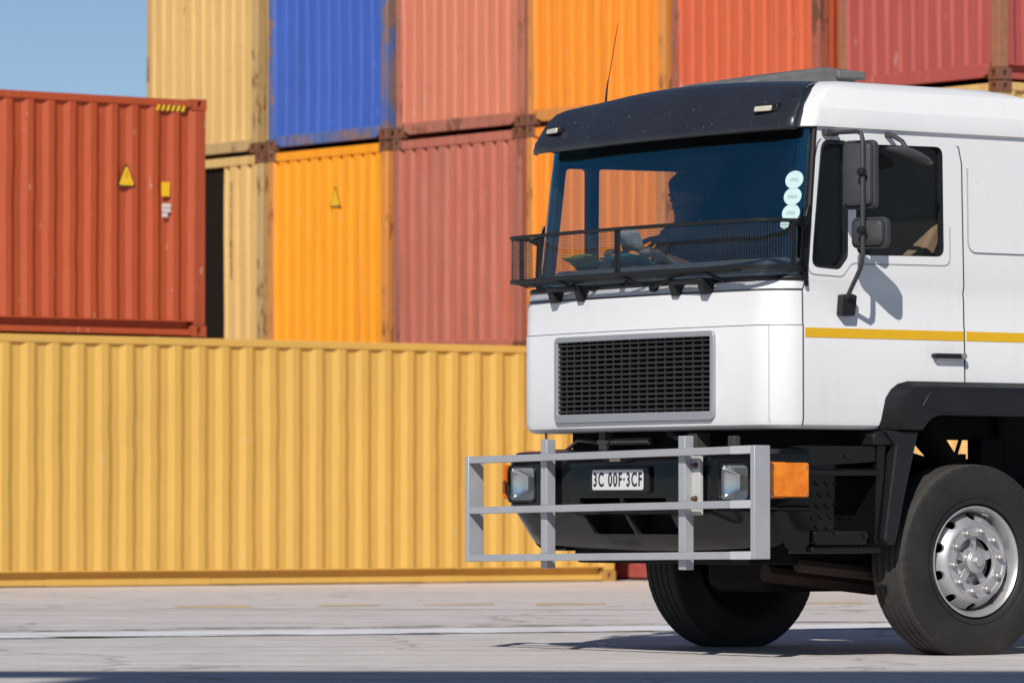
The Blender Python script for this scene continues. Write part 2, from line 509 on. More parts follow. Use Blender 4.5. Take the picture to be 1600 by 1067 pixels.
def bake(o, smooth=30):
    """apply an object's modifiers without operators"""
    dg = bpy.context.evaluated_depsgraph_get(); dg.update()
    me = bpy.data.meshes.new_from_object(o.evaluated_get(dg))
    o.modifiers.clear()
    o.data = me
    if smooth is not None:
        me.polygons.foreach_set('use_smooth', [True] * len(me.polygons))
        me.set_sharp_from_angle(angle=R(smooth))
    return o

def cut(o, mbs, smooth=30):
    """subtract meshes (list of (MB, material)) from o and bake the result"""
    tmp = []
    for mb, mat in mbs:
        c = mb.build("cutter", mat, smooth=None)
        m = o.modifiers.new("cut", 'BOOLEAN'); m.operation = 'DIFFERENCE'; m.solver = 'EXACT'; m.object = c
        m.use_self = True
        m.material_mode = 'TRANSFER'
        tmp.append(c)
    bake(o, smooth)
    for c in tmp:
        bpy.data.objects.remove(c)
    return o

def thing(name, label, cat, loc=(0, 0, 0), rotz=0, group=None):
    o = bpy.data.objects.new(name, None)
    o.empty_display_size = .3
    COL.objects.link(o)
    o.location = loc; o.rotation_euler = (0, 0, rotz)
    return tag(o, label, cat, group)

def tag(o, label=None, cat=None, group=None, kind=None):
    if label: o['label'] = label
    if cat: o['category'] = cat
    if group: o['group'] = group
    if kind: o['kind'] = kind
    return o

def rrect(x0, x1, z0, z1, r, n=5):
    pts = []
    for cx, cz, a0 in ((x1 - r, z1 - r, 0), (x0 + r, z1 - r, 90), (x0 + r, z0 + r, 180), (x1 - r, z0 + r, 270)):
        for i in range(n + 1):
            a = R(a0 + 90 * i / n)
            pts.append((cx + r * math.cos(a), cz + r * math.sin(a)))
    return pts

def rpoly(pts, r, n=5):
    """polygon with rounded corners; r per corner or one value"""
    out = []
    m = len(pts)
    for i in range(m):
        p, a, b = Vector(pts[i]), Vector(pts[i - 1]), Vector(pts[(i + 1) % m])
        rr = r[i] if isinstance(r, (list, tuple)) else r
        if rr <= 0:
            out.append(tuple(p)); continue
        da, db = (a - p).normalized(), (b - p).normalized()
        ang = da.angle(db)
        t = min(rr / math.tan(ang / 2), (a - p).length * .48, (b - p).length * .48)
        s, e = p + da * t, p + db * t
        for k in range(n + 1):
            u = k / n
            out.append(tuple((1 - u) ** 2 * s + 2 * u * (1 - u) * p + u * u * e))
    return out

def text_mesh(s, size, sx=1.0, depth=.002):
    cu = bpy.data.curves.new("lettering", 'FONT')
    cu.body = s; cu.size = size; cu.align_x = 'CENTER'; cu.align_y = 'CENTER'
    cu.extrude = depth; cu.space_character = 1.22; cu.offset = .0015
    o = bpy.data.objects.new("lettering", cu); COL.objects.link(o)
    dg = bpy.context.evaluated_depsgraph_get(); dg.update()
    me = bpy.data.meshes.new_from_object(o.evaluated_get(dg))
    bpy.data.objects.remove(o)
    for v in me.vertices: v.co.x *= sx
    return me

# ------------------------------------------------------------------ ground
g = MB().add([(-2500, -300, 0), (2500, -300, 0), (2500, 4500, 0), (-2500, 4500, 0)], [(0, 1, 2, 3)]).build("yard_ground", MAT['concrete'], smooth=None)
tag(g, kind='structure')

def strip(name, pts, mat, z):
    """flat painted strip from centre points (x, y, width)"""
    L = [(x, y - w / 2, z) for x, y, w in pts]
    U = [(x, y + w / 2, z) for x, y, w in pts]
    return tag(MB().grid([L, U]).build(name, mat, smooth=None), kind='structure')

def rough_strip(name, x0, x1, yfun, w, mat, z, step=.25, amp=.06):
    n = int((x1 - x0) / step)
    return strip(name, [(x0 + i * step, yfun(x0 + i * step) + random.uniform(-amp, amp) * .5, max(.03, w + random.uniform(-amp, amp))) for i in range(n + 1)], mat, z)

def ln(p, q):
    return lambda x: p[1] + (q[1] - p[1]) * (x - p[0]) / (q[0] - p[0])
white_band = ln((-3.25, 31.6), (2.2, 34.1))
joint_mat = plain("dark_joint", (.12, .11, .10), .9, var=.45, scale=5)
rough_strip("painted_line", -14, 16, white_band, 1.35, worn_paint("worn_white_paint", (.78, .78, .80), .60), .004)
rough_strip("joint", -14, 16, lambda x: white_band(x) + 1.35, .55, worn_paint("rough_joint_aggregate", (.30, .28, .265), .46, 3), .005, amp=.2)
rough_strip("joint", -14, 16, lambda x: white_band(x) - .66, .16, worn_paint("broken_joint_edge", (.10, .10, .09), .50, 2), .008, amp=.16)
rough_strip("painted_line", -14, 16, ln((-3, 40.6), (3, 40.0)), .5, worn_paint("faint_white_paint", (.76, .75, .73), .5), .004)
rough_strip("painted_line", -14, 16, ln((-3, 37.2), (3, 38.4)), .3, worn_paint("faint_white_paint", (.76, .75, .73), .45), .0045)
om = worn_paint("worn_orange_paint", (.76, .50, .22), .50)
for px0, px1, yy in ((-2.75, -2.15, 40.9), (-1.6, -1.1, 41.6), (-.75, -.1, 41.9), (.2, .8, 42.2), (2.3, 3.0, 42.6), (1.3, 1.9, 42.4)):
    rough_strip("painted_dash", px0, px1, lambda x, yy=yy: yy + (x - px0) * .35, .80, om, .0045, step=.1, amp=.1)
# loose grit on the yard
gm = MB()
for i in range(260):
    x, y = random.uniform(-4, 4), random.uniform(25.5, 42)
    r = random.uniform(.004, .011)
    gm.lathe([(0, -.2 * r), (r * .8, 0), (r * .6, r * .6), (0, r * .8)], (x, y, 0), 5, 'z')
tag(gm.build("gravel", plain("grit_stone", (.36, .33, .31), .9, var=.4, scale=2)), kind='stuff')

# ------------------------------------------------------------------ containers
def corrugation(length, pitch, depth, flat=.26, slope=.23):
    """(distance, recess) samples of a trapezoid corrugated sheet; outer flats at recess 0"""
    n = max(1, round(length / pitch)); p = length / n
    pts = []
    for i in range(n):
        s = i * p
        pts += [(s, 0), (s + p * flat, 0), (s + p * (flat + slope), depth), (s + p * (1 - slope), depth)]
    pts.append((length, 0))
    return pts

def sheet_rows(pr, zs, ze, place, rows=16, amp=.004, dent=.006):
    """corrugated sheet in rows whose ribs wander and dent a little; place(d, r, z) gives a point"""
    from mathutils import noise as mn
    sd = random.uniform(0, 500)
    out = []
    for k in range(rows + 1):
        z = zs + (ze - zs) * k / rows
        e = math.sin(math.pi * k / rows) ** .5
        row = []
        for i, (d, r) in enumerate(pr):
            g = i // 4
            dx = amp * e * mn.noise((g * .9 + sd, k * .45, 0)) + .5 * amp * e * mn.noise((i * 1.7 + sd, k * .6, 5))
            dr = dent * e * (mn.noise((d * .55 + sd, z * .8, 9)) + .4 * mn.noise((d * 2.1 + sd, z * 2.2, 3)))
            row.append(place(d + (dx if 0 < i < len(pr) - 1 else 0), max(r + dr, -.008), z))
        out.append(row)
    return out

_cast_cache = {}
def casting_mesh(sx, sy, sz):
    """corner casting with slotted holes in its end, side and (left whole) top"""
    key = (sx, sy, sz)
    if key in _cast_cache: return _cast_cache[key]
    lx, ly, lz = .178, .162, .118
    mb = MB()
    bx = MB().box(min(0, sx * lx), max(0, sx * lx), min(0, sy * ly), max(0, sy * ly), min(0, sz * lz), max(0, sz * lz))
    o = bx.build("corner_casting", None, smooth=None)
    slot = lambda cx, cz, w, h: rrect(cx - w / 2, cx + w / 2, cz - h / 2, cz + h / 2, w * .49, 5)
    c1 = MB().prism(slot(sy * ly * .52, sz * lz * .5, .05, .08), -.04, .04, 'x')      # hole in the end face (x = 0)
    c2 = MB().prism(slot(sx * lx * .5, sz * lz * .5, .05, .08), -.04, .04, 'y')      # hole in the side face (y = 0)
    cut(o, [(c1, None), (c2, None)], 30)
    me = o.data; bpy.data.objects.remove(o)
    me.materials.clear()
    _cast_cache[key] = me
    return me

def make_container(label, L, W, H, loc, rotz, paint, post=None, cast=None, side_pitch=.285, end_pitch=.235, group=None,
                   side_depth=.036, end_depth=.04, end_flat=.5, low_rail=True, dark_half=False, full=True, rail=None):
    """local frame: near end wall at x = 0, long axis +x, visible long wall at y = 0, body reaches y = W"""
    post = post or paint; cast = cast or post; rail = rail or paint
    t = thing("shipping_container", label, "shipping container", loc, rotz, group)
    # castings
    for x, sx in ((0, 1), (L, -1)):
        for y, sy in ((0, 1), (W, -1)):
            for z, sz in ((0, 1), (H, -1)):
                me = casting_mesh(sx, sy, sz).copy()
                me.materials.append(cast)
                o = bpy.data.objects.new("corner_casting", me); COL.objects.link(o); o.parent = t
                o.location = (x, y, z)
    # posts
    for x0, x1 in ((.006, .15), (L - .15, L - .006)):
        for y0, y1 in ((.006, .13), (W - .13, W - .006)):
            MB().box(x0, x1, y0, y1, .118, H - .118).build("corner_post", post, t, bevel=.012)
    # long walls with their rails
    for y, s in ((.012, 1), (W - .012, -1)):
        zs, ze = .165, H - .095
        pr = corrugation(L - .30, side_pitch, side_depth)
        MB().grid(sheet_rows(pr, zs, ze, lambda d, r, z: (.15 + d, y + s * r, z), amp=.012, dent=.010)).build("side_wall", paint, t, smooth=11)
        MB().box(.178, L - .178, min(y - s * .004, y + s * .07), max(y - s * .004, y + s * .07), ze, H - .012).build("top_rail", rail, t, bevel=.01)
        rl = MB().box(.178, L - .178, min(y + s * .075, y + s * .10), max(y + s * .075, y + s * .10), .06, zs)
        rl.box(.178, L - .178, min(y, y + s * .10), max(y, y + s * .10), .012, .075)
        rl.box(.152, L - .152, min(y - s * .003, y + s * .10), max(y - s * .003, y + s * .10), zs - .012, zs + .004)
        rl.build("bottom_rail", rail, t, bevel=.006)
    # end walls
    for x, s in ((.014, 1), (L - .014, -1)):
        y0, y1 = .13, W - .13
        zs, ze = .17, H - .13
        split_end = dark_half and s == 1
        span = (y1 - y0) if not split_end else .72
        pr = corrugation(span, end_pitch, end_depth, end_flat, .13)
        MB().grid(sheet_rows(pr, zs, ze, lambda d, r, z: (x + s * (r + .006), y0 + d, z), amp=.010, dent=.014)).build("end_wall" if not split_end else "door_end_panel", paint, t, smooth=11)
        MB().box(min(x - s * .004, x + s * .06), max(x - s * .004, x + s * .06), .162, W - .162, ze, H - .02).build("top_rail", rail, t, bevel=.01)
        nb = MB().prism([(.162, .06), (.20, .06), (.26, .03), (W - .26, .03), (W - .20, .06), (W - .162, .06), (W - .162, zs), (.162, zs)] if not split_end else
                        [(.162, .05), (W - .162, .05), (W - .162, zs), (.162, zs)], min(x - s * .002, x + s * .07), max(x - s * .002, x + s * .07), 'x')
        nb.build("bottom_rail", post if post in (CP.get('blue_post'), CP.get('sand_post'), CP.get('salmon_post'), CP.get('orange_post')) else rail, t, bevel=.006)
    if dark_half:
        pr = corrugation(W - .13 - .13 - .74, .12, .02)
        MB().grid([[(.06 + r, .13 + .74 + d, .15) for d, r in pr], [(.06 + r, .13 + .74 + d, H - .12) for d, r in pr]]).build("door_end_panel", plain("dark_brown_panel", (.012, .007, .005), .9, spec=.15, var=.4), t, smooth=None, solid=.003)  # dark brown ribbed panel filling the left part of this end
    # roof and floor
    pr = corrugation(L - .2, .21, .02)
    MB().grid([[(.1 + d, .03, H - .022 - r) for d, r in pr], [(.1 + d, W - .03, H - .022 - r) for d, r in pr]]).build("roof", paint, t, smooth=None)
    MB().box(.16, L - .16, .1, W - .1, .14, .168).build("floor", MAT['under'], t)
    return t

CP = {}
CP['front_yellow'] = container_paint("yellow_container_paint", (.645, .388, .088), rust=-.1, fade=.10, seed=1.3, grime=.16, fadecol=(.68, .43, .12))
CP['red'] = container_paint("red_container_paint", (.41, .070, .021), rust=-.12, fade=.16, seed=4.2, grime=.22, fadecol=(.46, .11, .045))
CP['red_post'] = container_paint("red_container_post_paint", (.38, .068, .023), rust=.0, fade=.2, seed=5.2, fadecol=(.45, .13, .07))
CP['sand'] = container_paint("sand_yellow_paint", (.70, .435, .150), rust=.3, fade=.3, seed=2.1, fadecol=(.70, .48, .21))
CP['sand_post'] = container_paint("sand_yellow_rusty_paint", (.50, .32, .12), rust=.75, fade=.35, seed=2.6)
CP['blue'] = container_paint("blue_container_paint", (.046, .115, .46), rust=.36, fade=.22, seed=6.4, fadecol=(0.13, 0.2, 0.46), rustcol=(.19, .10, .06))
CP['blue_post'] = container_paint("blue_rusty_paint", (0.07, 0.12, 0.34), rust=1.0, fade=.5, seed=6.9, rustcol=(.22, .12, .06))
CP['salmon'] = container_paint("faded_salmon_paint", (0.64, 0.205, 0.118), rust=.28, fade=.4, seed=8.1, fadecol=(0.66, 0.26, 0.17))
CP['salmon_post'] = container_paint("salmon_rusty_paint", (0.42, 0.14, 0.085), rust=.75, fade=.3, seed=8.5)
CP['orange'] = container_paint("orange_container_paint", (0.93, 0.275, 0.02), rust=.2, fade=.16, seed=3.3, fadecol=(0.9, 0.33, 0.08))
CP['orange_deep'] = container_paint("amber_container_paint", (0.95, 0.335, 0.008), rust=.16, fade=.16, seed=9.3, fadecol=(.94, .33, .03))
CP['orange_post'] = container_paint("orange_rusty_paint", (0.66, 0.25, 0.045), rust=.72, fade=.3, seed=3.9)
CP['rose'] = container_paint("dusty_rose_paint", (.47, .128, .078), rust=.25, fade=.55, seed=11.2, fadecol=(.56, .27, .20))
CP['rose_post'] = container_paint("dusty_rose_rusty_paint", (0.38, 0.115, 0.07), rust=.6, fade=.4, seed=11.7)
CP['brick'] = container_paint("brick_red_paint", (0.62, 0.12, 0.046), rust=.32, fade=.25, seed=13.1, fadecol=(0.62, 0.19, 0.11))
CP['brick_post'] = container_paint("brick_rusty_paint", (0.36, 0.1, 0.055), rust=.9, fade=.3, seed=13.6, rustcol=(.10, .045, .025))
CP['maroon'] = container_paint("maroon_container_paint", (0.4, 0.076, 0.06), rust=.3, fade=.35, seed=15.4, fadecol=(0.5, 0.17, 0.14))
CP['maroon_post'] = container_paint("maroon_rusty_paint", (0.34, 0.11, 0.07), rust=1.15, fade=.6, seed=15.8, rustcol=(.26, .12, .055), fadecol=(.42, .30, .17))
CP['rust'] = container_paint("rusted_casting", (.20, .085, .05), rust=1.0, fade=.3, seed=17.0)

# long yellow container on the ground, red one on top of it
AC = R(36.1)
bc = Vector((math.cos(AC), math.sin(AC), 0))
corner = Vector((1.157, 55.7, 0))                                   # its near right-hand bottom corner
LF = 12.19
o0 = corner - bc * LF
front = make_container("long yellow container lying on the concrete, its clean ribbed side facing the camera", LF, 2.438, 2.61, (o0.x, o0.y, 0.0), AC,
                       CP['front_yellow'], cast=container_paint("yellow_casting", (.45, .25, .06), rust=.4, seed=1.9), side_pitch=.297, side_depth=.030, group=None)
rc = corner - bc * 5.414
LR = 12.19
o1 = rc - bc * LR
red = make_container("red container with a yellow warning triangle, on top of the long yellow container", LR, 2.438, 2.50, (o1.x, o1.y, 2.612), AC,
                     CP['red'], post=CP['red_post'], side_pitch=.252, side_depth=.036)
for a_, b_ in ((LF - 7.35, LF - 6.25), (LF - 6.24, LF - 5.35), (LF - 2.6, LF - 2.05)):
    MB().box(a_, b_, .006, .0118, .010, .079).build("patch_plate", CP['front_yellow'], front, bevel=.002)
# a second yellow container carries the other end of the red one, out of the picture to the left
o2 = corner - bc * (LF * 2 + .25)

def on_side(t, mb, name, mat, **k):
    return mb.build(name, mat, t, **k)

# red container: warning triangle, labels, hazard tape, all on its long wall (y = 0 plane, proud of the ribs)
LBL_Y = MAT['stripe']
lab_black = plain("label_black", (.02, .018, .015), .6)
lab_white = plain("label_white", (.62, .60, .56), .6)
lab_yellow = plain("label_yellow", (.80, .46, .01), .5, var=.06)
def tri(t, cx, cz, w, h, y, axis='y', flip=1):
    big = rpoly([(cx - w / 2, cz - h / 2), (cx + w / 2, cz - h / 2), (cx, cz + h / 2)], .02, 3)
    k = .84
    sm = rpoly([(cx - w / 2 * k, cz - h / 2 * k - .006), (cx + w / 2 * k, cz - h / 2 * k - .006), (cx, cz + h / 2 * k - .006)], .02, 3)
    o = MB().prism(big, y, y + .003 * flip, axis).build("warning_triangle", lab_black, t, smooth=None)
    f = MB().prism(sm, y - .002 * flip, y + .001 * flip, axis).build("triangle_face", lab_yellow, o, smooth=None)
    if axis == 'y':
        m = MB().prism([(cx - .012, cz + .03), (cx + .018, cz + .03), (cx + .002, cz - .01), (cx + .02, cz - .01), (cx - .012, cz - .075), (cx - .002, cz - .025), (cx - .018, cz - .025)], y - .003 * flip, y - .0005 * flip, axis)
        m.build("flash_mark", plain("flash_mark_ink", (.55, .30, .01), .6), o, smooth=None)
    return o
tri(red, LR - .985, 1.675, .225, .26, .005)
MB().prism(rrect(LR - .555, LR - .455, 1.462, 1.612, .01), .005, .008).build("label", lab_yellow, red, smooth=None)
gl = MB()
for i, zz in enumerate((1.345, 1.295, 1.245)):
    for j in range(3 if i < 2 else 2):
        gl.prism(rrect(LR - .548 + j * .036, LR - .516 + j * .036, zz, zz + .042, .004, 2), .005, .007)
gl.build("label", lab_white, red, smooth=None)
hz = MB(); hb = MB()
for i in range(6):
    x = LR - .63 + i * .062
    q = [(x, 2.36), (x + .035, 2.36), (x + .06, 2.42), (x + .025, 2.42)]
    hz.prism(q, .003, .007)
    hb.prism([(x + .037, 2.36), (x + .060, 2.36), (x + .085, 2.42), (x + .062, 2.42)], .003, .0068)
hz.build("hazard_tape", lab_yellow, red, smooth=None)
hb.build("hazard_tape", lab_black, red, smooth=None)

# the stack behind: end walls towards the camera, three layers
AS = R(37.6)
bs = Vector((math.cos(AS), math.sin(AS), 0)); rs_ = Vector((-bs.y, bs.x, 0))
anchor = Vector((4.978, 51.088, 0))
WS, HS, LZ = 2.50, 2.591, 2.606
def stacked(label, y, layer, key, xoff=0.0, L=6.06, **k):
    p = anchor + rs_ * y + bs * xoff
    return make_container(label, L, WS, HS, (p.x, p.y, layer * LZ), AS, CP[key], post=CP.get(key + '_post', CP[key]) if 'post' not in k else k.pop('post'),
                          cast=CP['rust'], group="containers in the three high stack", **k)
top = [("sand yellow container at the top left end of the stack, against the sky", 13.36, 'sand', {'end_depth': .022}),
       ("blue container with a rusty edge in the top layer of the stack", 10.58, 'blue', {'end_depth': .017}),
       ("faded salmon container between the blue and the orange one in the top layer", 7.96, 'salmon', {'end_depth': .015, 'end_pitch': .2}),
       ("orange container behind the radio aerial in the top layer of the stack", 5.38, 'orange', {'end_depth': .015}),
       ("brick red container in the top layer, behind the roof hatch of the truck", 2.775, 'brick', {'end_depth': .015, 'end_pitch': .2}),
       ("maroon container with a rust worn corner post at the right end of the top layer", 0.0, 'maroon', {'end_depth': .03, 'end_pitch': .2})]
for i, (lb, y, key, kw) in enumerate(top):
    stacked(lb, y, 2, key, random.uniform(-.02, .03), **kw)
mid = [("sand yellow container with a dark brown left half, beside the red container", 13.20, 'sand', {'dark_half': True}),
       ("bright orange container with a small yellow triangle, under the blue one", 10.60, 'orange_deep', {'post': CP['orange_post'], 'end_flat': .6}),
       ("dusty rose container with pale ribs, below the salmon one", 8.0, 'rose', {'end_depth': .045, 'end_flat': .6}),
       ("orange container seen through the truck's windscreen, below the orange one of the top layer", 5.41, 'orange', {'end_depth': .018}),
       ("plain orange container hidden behind the truck's cab", 2.76, 'orange_deep', {'post': CP['orange_post']}),
       ("sand yellow container with rusty castings, under the maroon one and above the truck's roof", -.02, 'sand', {})]
mids = []
for i, (lb, y, key, kw) in enumerate(mid):
    mids.append(stacked(lb, y, 1, key, random.uniform(-.02, .03), **kw))
low = [("sand yellow bottom container behind the long yellow one", 13.2, 'sand'), ("blue bottom container behind the long yellow one", 10.6, 'blue'),
       ("rose bottom container behind the long yellow one", 8.0, 'rose'), ("maroon bottom container standing on the ground behind the truck's front tyre", 5.40, 'maroon'),
       ("sand yellow bottom container glimpsed under the truck's cab", 2.76, 'sand'), ("sand yellow bottom container at the right end, seen through the wheel arch", 0.0, 'sand')]
for lb, y, key in low:
    stacked(lb, y, 0, key, .42)
# triangle on the bright orange container's end wall
tri(mids[1], WS - 1.42, 1.98, .24, .27, .012, 'x')
# vertical lettering marks (illegible at this distance) as dashes beside the post of the half-dark container and the orange one
vm = MB()
for i in range(34):
    z = 2.25 - i * .036
    vm.box(.008, .012, .675 + random.uniform(-.012, .012), .705 + random.uniform(-.01, .01), z, z + random.uniform(.018, .03))
vm.build("lettering", plain("faded_lettering", (.20, .13, .05), .7, var=.4), mids[0], smooth=None)
# the dark brown left half is a panel of its own

# second container row right of the stack, behind the roof line
p = anchor + bs * 6.5 + rs_ * .05
o = make_container("peach container at the right edge of the picture, behind the truck's sloping roof end", 6.06, WS, HS, (p.x, p.y, LZ), AS,
                   container_paint("peach_paint", (.55, .26, .13), rust=.15, seed=21.), group="containers in the three high stack")
p = p - Vector((0, 0, 0))
make_container("faded brown container on the ground at the right, behind the truck", 6.06, WS, HS, (p.x, p.y, 0), AS, CP['brick'], group="containers in the three high stack")

# ------------------------------------------------------------------ unseen frame added behind the camera so its beam shades the foreground
gc = thing("shadow_blocker", "unseen steel crane standing behind the camera, shading the near concrete", "blocker", (-5.5, -1.75, 0))
steel = plain("blocker_grey_paint", (.25, .27, .30), .5)
MB().box(-26, 26, -.17, .17, 19.50, 20.0).build("shade_beam", steel, gc)
MB().box(-1.8, 14, -1.8, .16, 17.2, 19.49).build("shade_box", steel, gc, bevel=.03)  # box added to deepen the cast shadow on the right
for x in (-25, 25):
    MB().tube([(x, -5, 0), (x, 0, 19.1)], .5, square=True).build("leg", steel, gc)
    MB().tube([(x, 5, 0), (x, 0, 19.1)], .5, square=True).build("leg", steel, gc)

# ------------------------------------------------------------------ the truck
TA = R(35)
truck = thing("cargo_truck", "white cab-over truck with a silver bull bar and a black sun visor, by the containers", "truck", (1.879, 28.514, 0), TA)

def outline(xf, xc, w, bow=.06, ry=.22, xb=.92, ncor=10, nfr=14, side=True, off=0.0):
    """plan outline of the cab front, near side (-y) to far side (+y)"""
    xf -= off; w += off
    yc = w - ry
    pts = []
    if side:
        pts += [(xb, -w), (xb * .5, -w), (-.15, -w), (-.6, -w), (-1.0, -w)]
    ex = xc - (xf + bow)
    for i in range(ncor + 1):
        a = math.pi / 2 * i / ncor
        pts.append((xc - ex * math.sin(a) ** 1.0, -yc - ry * math.cos(a)))
    for i in range(1, nfr):
        y = -yc + 2 * yc * i / nfr
        pts.append((xf + bow * (y / yc) ** 2, y))
    for i in range(ncor, -1, -1):
        a = math.pi / 2 * i / ncor
        pts.append((xc - ex * math.sin(a), yc + ry * math.cos(a)))
    if side:
        pts += [(-1.0, w), (-.6, w), (-.15, w), (xb * .5, w), (xb, w)]
    return pts

def cab_at(z, off=0.0, side=True, ncor=10, nfr=14):
    """cab plan at height z"""
    if z <= 1.985:
        k = dict(xf=-1.50, xc=-1.24, w=1.22, xb=.92)
    else:
        u = (z - 2.02) / .84
        k = dict(xf=-1.465 + .150 * u, xc=-1.225 + .085 * u, w=1.218 - .014 * u, xb=.92)
    return outline(off=off, side=side, ncor=ncor, nfr=nfr, **k)

# --- cab body shell
rings = []
for z, off in ((1.235, -.045), (1.242, -.022), (1.256, -.008), (1.285, 0), (1.5, 0), (1.788, 0), (1.80, -.004), (1.95, -.006), (1.985, -.010)):
    rings.append([(x, y, z) for x, y in cab_at(z, off)])
for z in (2.03, 2.3, 2.6, 2.862):
    rings.append([(x, y, z) for x, y in cab_at(z)])
for z, xf, xc, w, xb, ry in ((2.866, -1.30, -1.14, 1.226, .92, .22), (2.90, -1.295, -1.13, 1.228, .92, .22), (2.965, -1.27, -1.11, 1.215, .92, .24), (2.985, -1.255, -1.10, 1.195, .90, .26),
                             (3.03, -1.205, -1.04, 1.172, .66, .30), (3.085, -1.16, -.97, 1.14, .44, .34), (3.115, -1.11, -.90, 1.095, .30, .38),
                             (3.136, -1.03, -.80, 1.02, .18, .42), (3.150, -.90, -.65, .86, .08, .42), (3.156, -.7, -.45, .50, -.05, .35)):
    rings.append([(x, y, z) for x, y in outline(xf, xc, w, bow=.05, ry=ry, xb=xb)])
# keep the side points monotone where the roof tapers
fixed = []
for rg in rings:
    xb = rg[0][0]; out = []
    for i, (x, y, z) in enumerate(rg):
        if i < 5 or i >= len(rg) - 5:
            k = i if i < 5 else len(rg) - 1 - i
            xs = rg[5][0]
            x = xb + (xs - xb) * (k / 5.0)
        out.append((x, y, z))
    fixed.append(out)
cab = MB().loft(fixed).build("cab", MAT['white'], None)
# interior hollow
inner = []
for z in (1.42, 1.7, 1.985, 2.04, 2.45, 2.86):
    inner.append([(min(x, .86), y, z) for x, y in cab_at(z, -.05)])
inner.append([(min(x, .82), y * .97, 3.0) for x, y in cab_at(2.86, -.07)])
cin = MB().loft(inner)
# windscreen and side window openings
wins = MB().prism([(-2.2, 2.035), (-1.228, 2.035), (-1.142, 2.862), (-2.2, 2.862)], -1.6, 1.6)
QW = rpoly([(-1.178, 2.105), (-.985, 2.095), (-.925, 2.165), (-.925, 2.79), (-1.098, 2.79)], [.05, .05, .05, .03, .06])
MW = rpoly([(-.865, 2.178), (-.25, 2.186), (-.25, 2.79), (-.865, 2.782)], [.05, .05, .05, .03])
sidew = MB()
for s in (-1, 1):
    sidew.prism(QW, s * 1.0, s * 1.6)
    sidew.prism(MW, s * 1.0, s * 1.6)
arch = MB().prism(rpoly([(-.70, .8), (-.665, 1.30), (-.60, 1.455), (-.50, 1.486), (1.6, 1.486), (1.6, .8)], [0, .02, .05, .05, 0, 0]), -1.7, 1.7)
grille_hole = MB().prism(rrect(-.725, .725, 1.325, 1.748, .01), -1.8, -1.36, 'x')
# shut lines
def groove_path(pts, wd, y0, y1, s):
    mb = MB()
    P = [Vector(p) for p in pts]
    L_, R_ = [], []
    for i, p in enumerate(P):
        d = (P[min(i + 1, len(P) - 1)] - P[max(i - 1, 0)]).normalized()
        nrm = Vector((-d.y, d.x)) * wd / 2
        L_.append(tuple(p + nrm)); R_.append(tuple(p - nrm))
    mb.prism(L_ + R_[::-1], s * y0, s * y1)
    return mb
door_line = [(-1.238, 1.1), (-1.238, 1.97)] + [(-1.2, 2.12), (-1.145, 2.70), (-1.125, 2.775), (-1.085, 2.818), (-1.03, 2.83), (-.30, 2.846), (-.20, 2.84), (-.135, 2.79), (-.115, 2.70), (-.112, 2.2), (-.108, 1.6), (-.105, 1.3)]
grooves = []
for s in (-1, 1):
    grooves.append(groove_path(door_line, .010, 1.205, 1.5, s))
    pn = MB().ring(rrect(-.080, .80, 2.205, 2.79, .06), rrect(-.068, .788, 2.217, 2.778, .05), s * 1.207, s * 1.5)
    grooves.append(pn)
    # recessed surround of the two windows
    grooves.append(MB().ring(rpoly([(-1.208, 2.06), (-.96, 2.05), (-.895, 2.125), (-.20, 2.13), (-.20, 2.815), (-1.12, 2.815)], .05),
                             rpoly([(-1.200, 2.07), (-.963, 2.06), (-.898, 2.135), (-.21, 2.14), (-.21, 2.807), (-1.116, 2.807)], .045), s * 1.2125, s * 1.5))
    grooves.append(MB().box(-1.225, .9, min(s * 1.213, s * 1.5), max(s * 1.213, s * 1.5), 1.967, 1.972))
    grooves.append(MB().box(-1.225, .9, min(s * 1.216, s * 1.5), max(s * 1.216, s * 1.5), 1.800, 1.804))
ring_groove = lambda z0, z1, d: MB().loft([[(x, y, z) for x, y in pts] for z, pts in ((z0, cab_at(1.5, .1, side=False) + [(-1.24, .9), (-1.24, -.9)]), (z1, cab_at(1.5, .1, side=False) + [(-1.24, .9), (-1.24, -.9)]))])
def front_ring(z0, z1, depth, xcut=-1.239):
    """groove following the cab front only"""
    ou = [p for p in outline(-1.50, -1.24, 1.22, off=.12, side=False)]
    inn = [p for p in outline(-1.50, -1.24, 1.22, off=-depth, side=False)]
    ou = [(xcut, ou[0][1])] + ou[1:-1] + [(xcut, ou[-1][1])]
    inn = [(xcut, inn[0][1])] + inn[1:-1] + [(xcut, inn[-1][1])]
    return MB().prism(ou + inn[::-1], z0, z1, 'z')
grooves.append(front_ring(1.976, 1.988, .016))
grooves.append(front_ring(1.789, 1.794, .008))
for yv in (-1.13, 1.13):
    grooves.append(MB().box(-1.8, -1.393, yv - .0018, yv + .0018, 1.15, 1.79))
gr_dark, gr_soft = MAT['groove'], plain("shut_line_soft", (.45, .45, .46), .7)
cuts = [(cin, MAT['dark_trim']), (wins, MAT['dark_trim']), (sidew, MAT['dark_trim']), (arch, MAT['under']), (grille_hole, MAT['under'])]
for i, gmb in enumerate(grooves):
    cuts.append((gmb, gr_dark if i in (0, 5, 10) else gr_soft))
cut(cab, cuts, 25)
cab.parent = truck
cab.name = "cab"

# --- yellow tape along the side
for x0, x1 in ((-1.226, -.117), (-.097, .80)):
    for s in (-1, 1):
        MB().box(x0, x1, min(s * 1.219, s * 1.2225), max(s * 1.219, s * 1.2225), 1.727, 1.779).build("reflective_stripe", MAT['stripe'], truck, smooth=None)
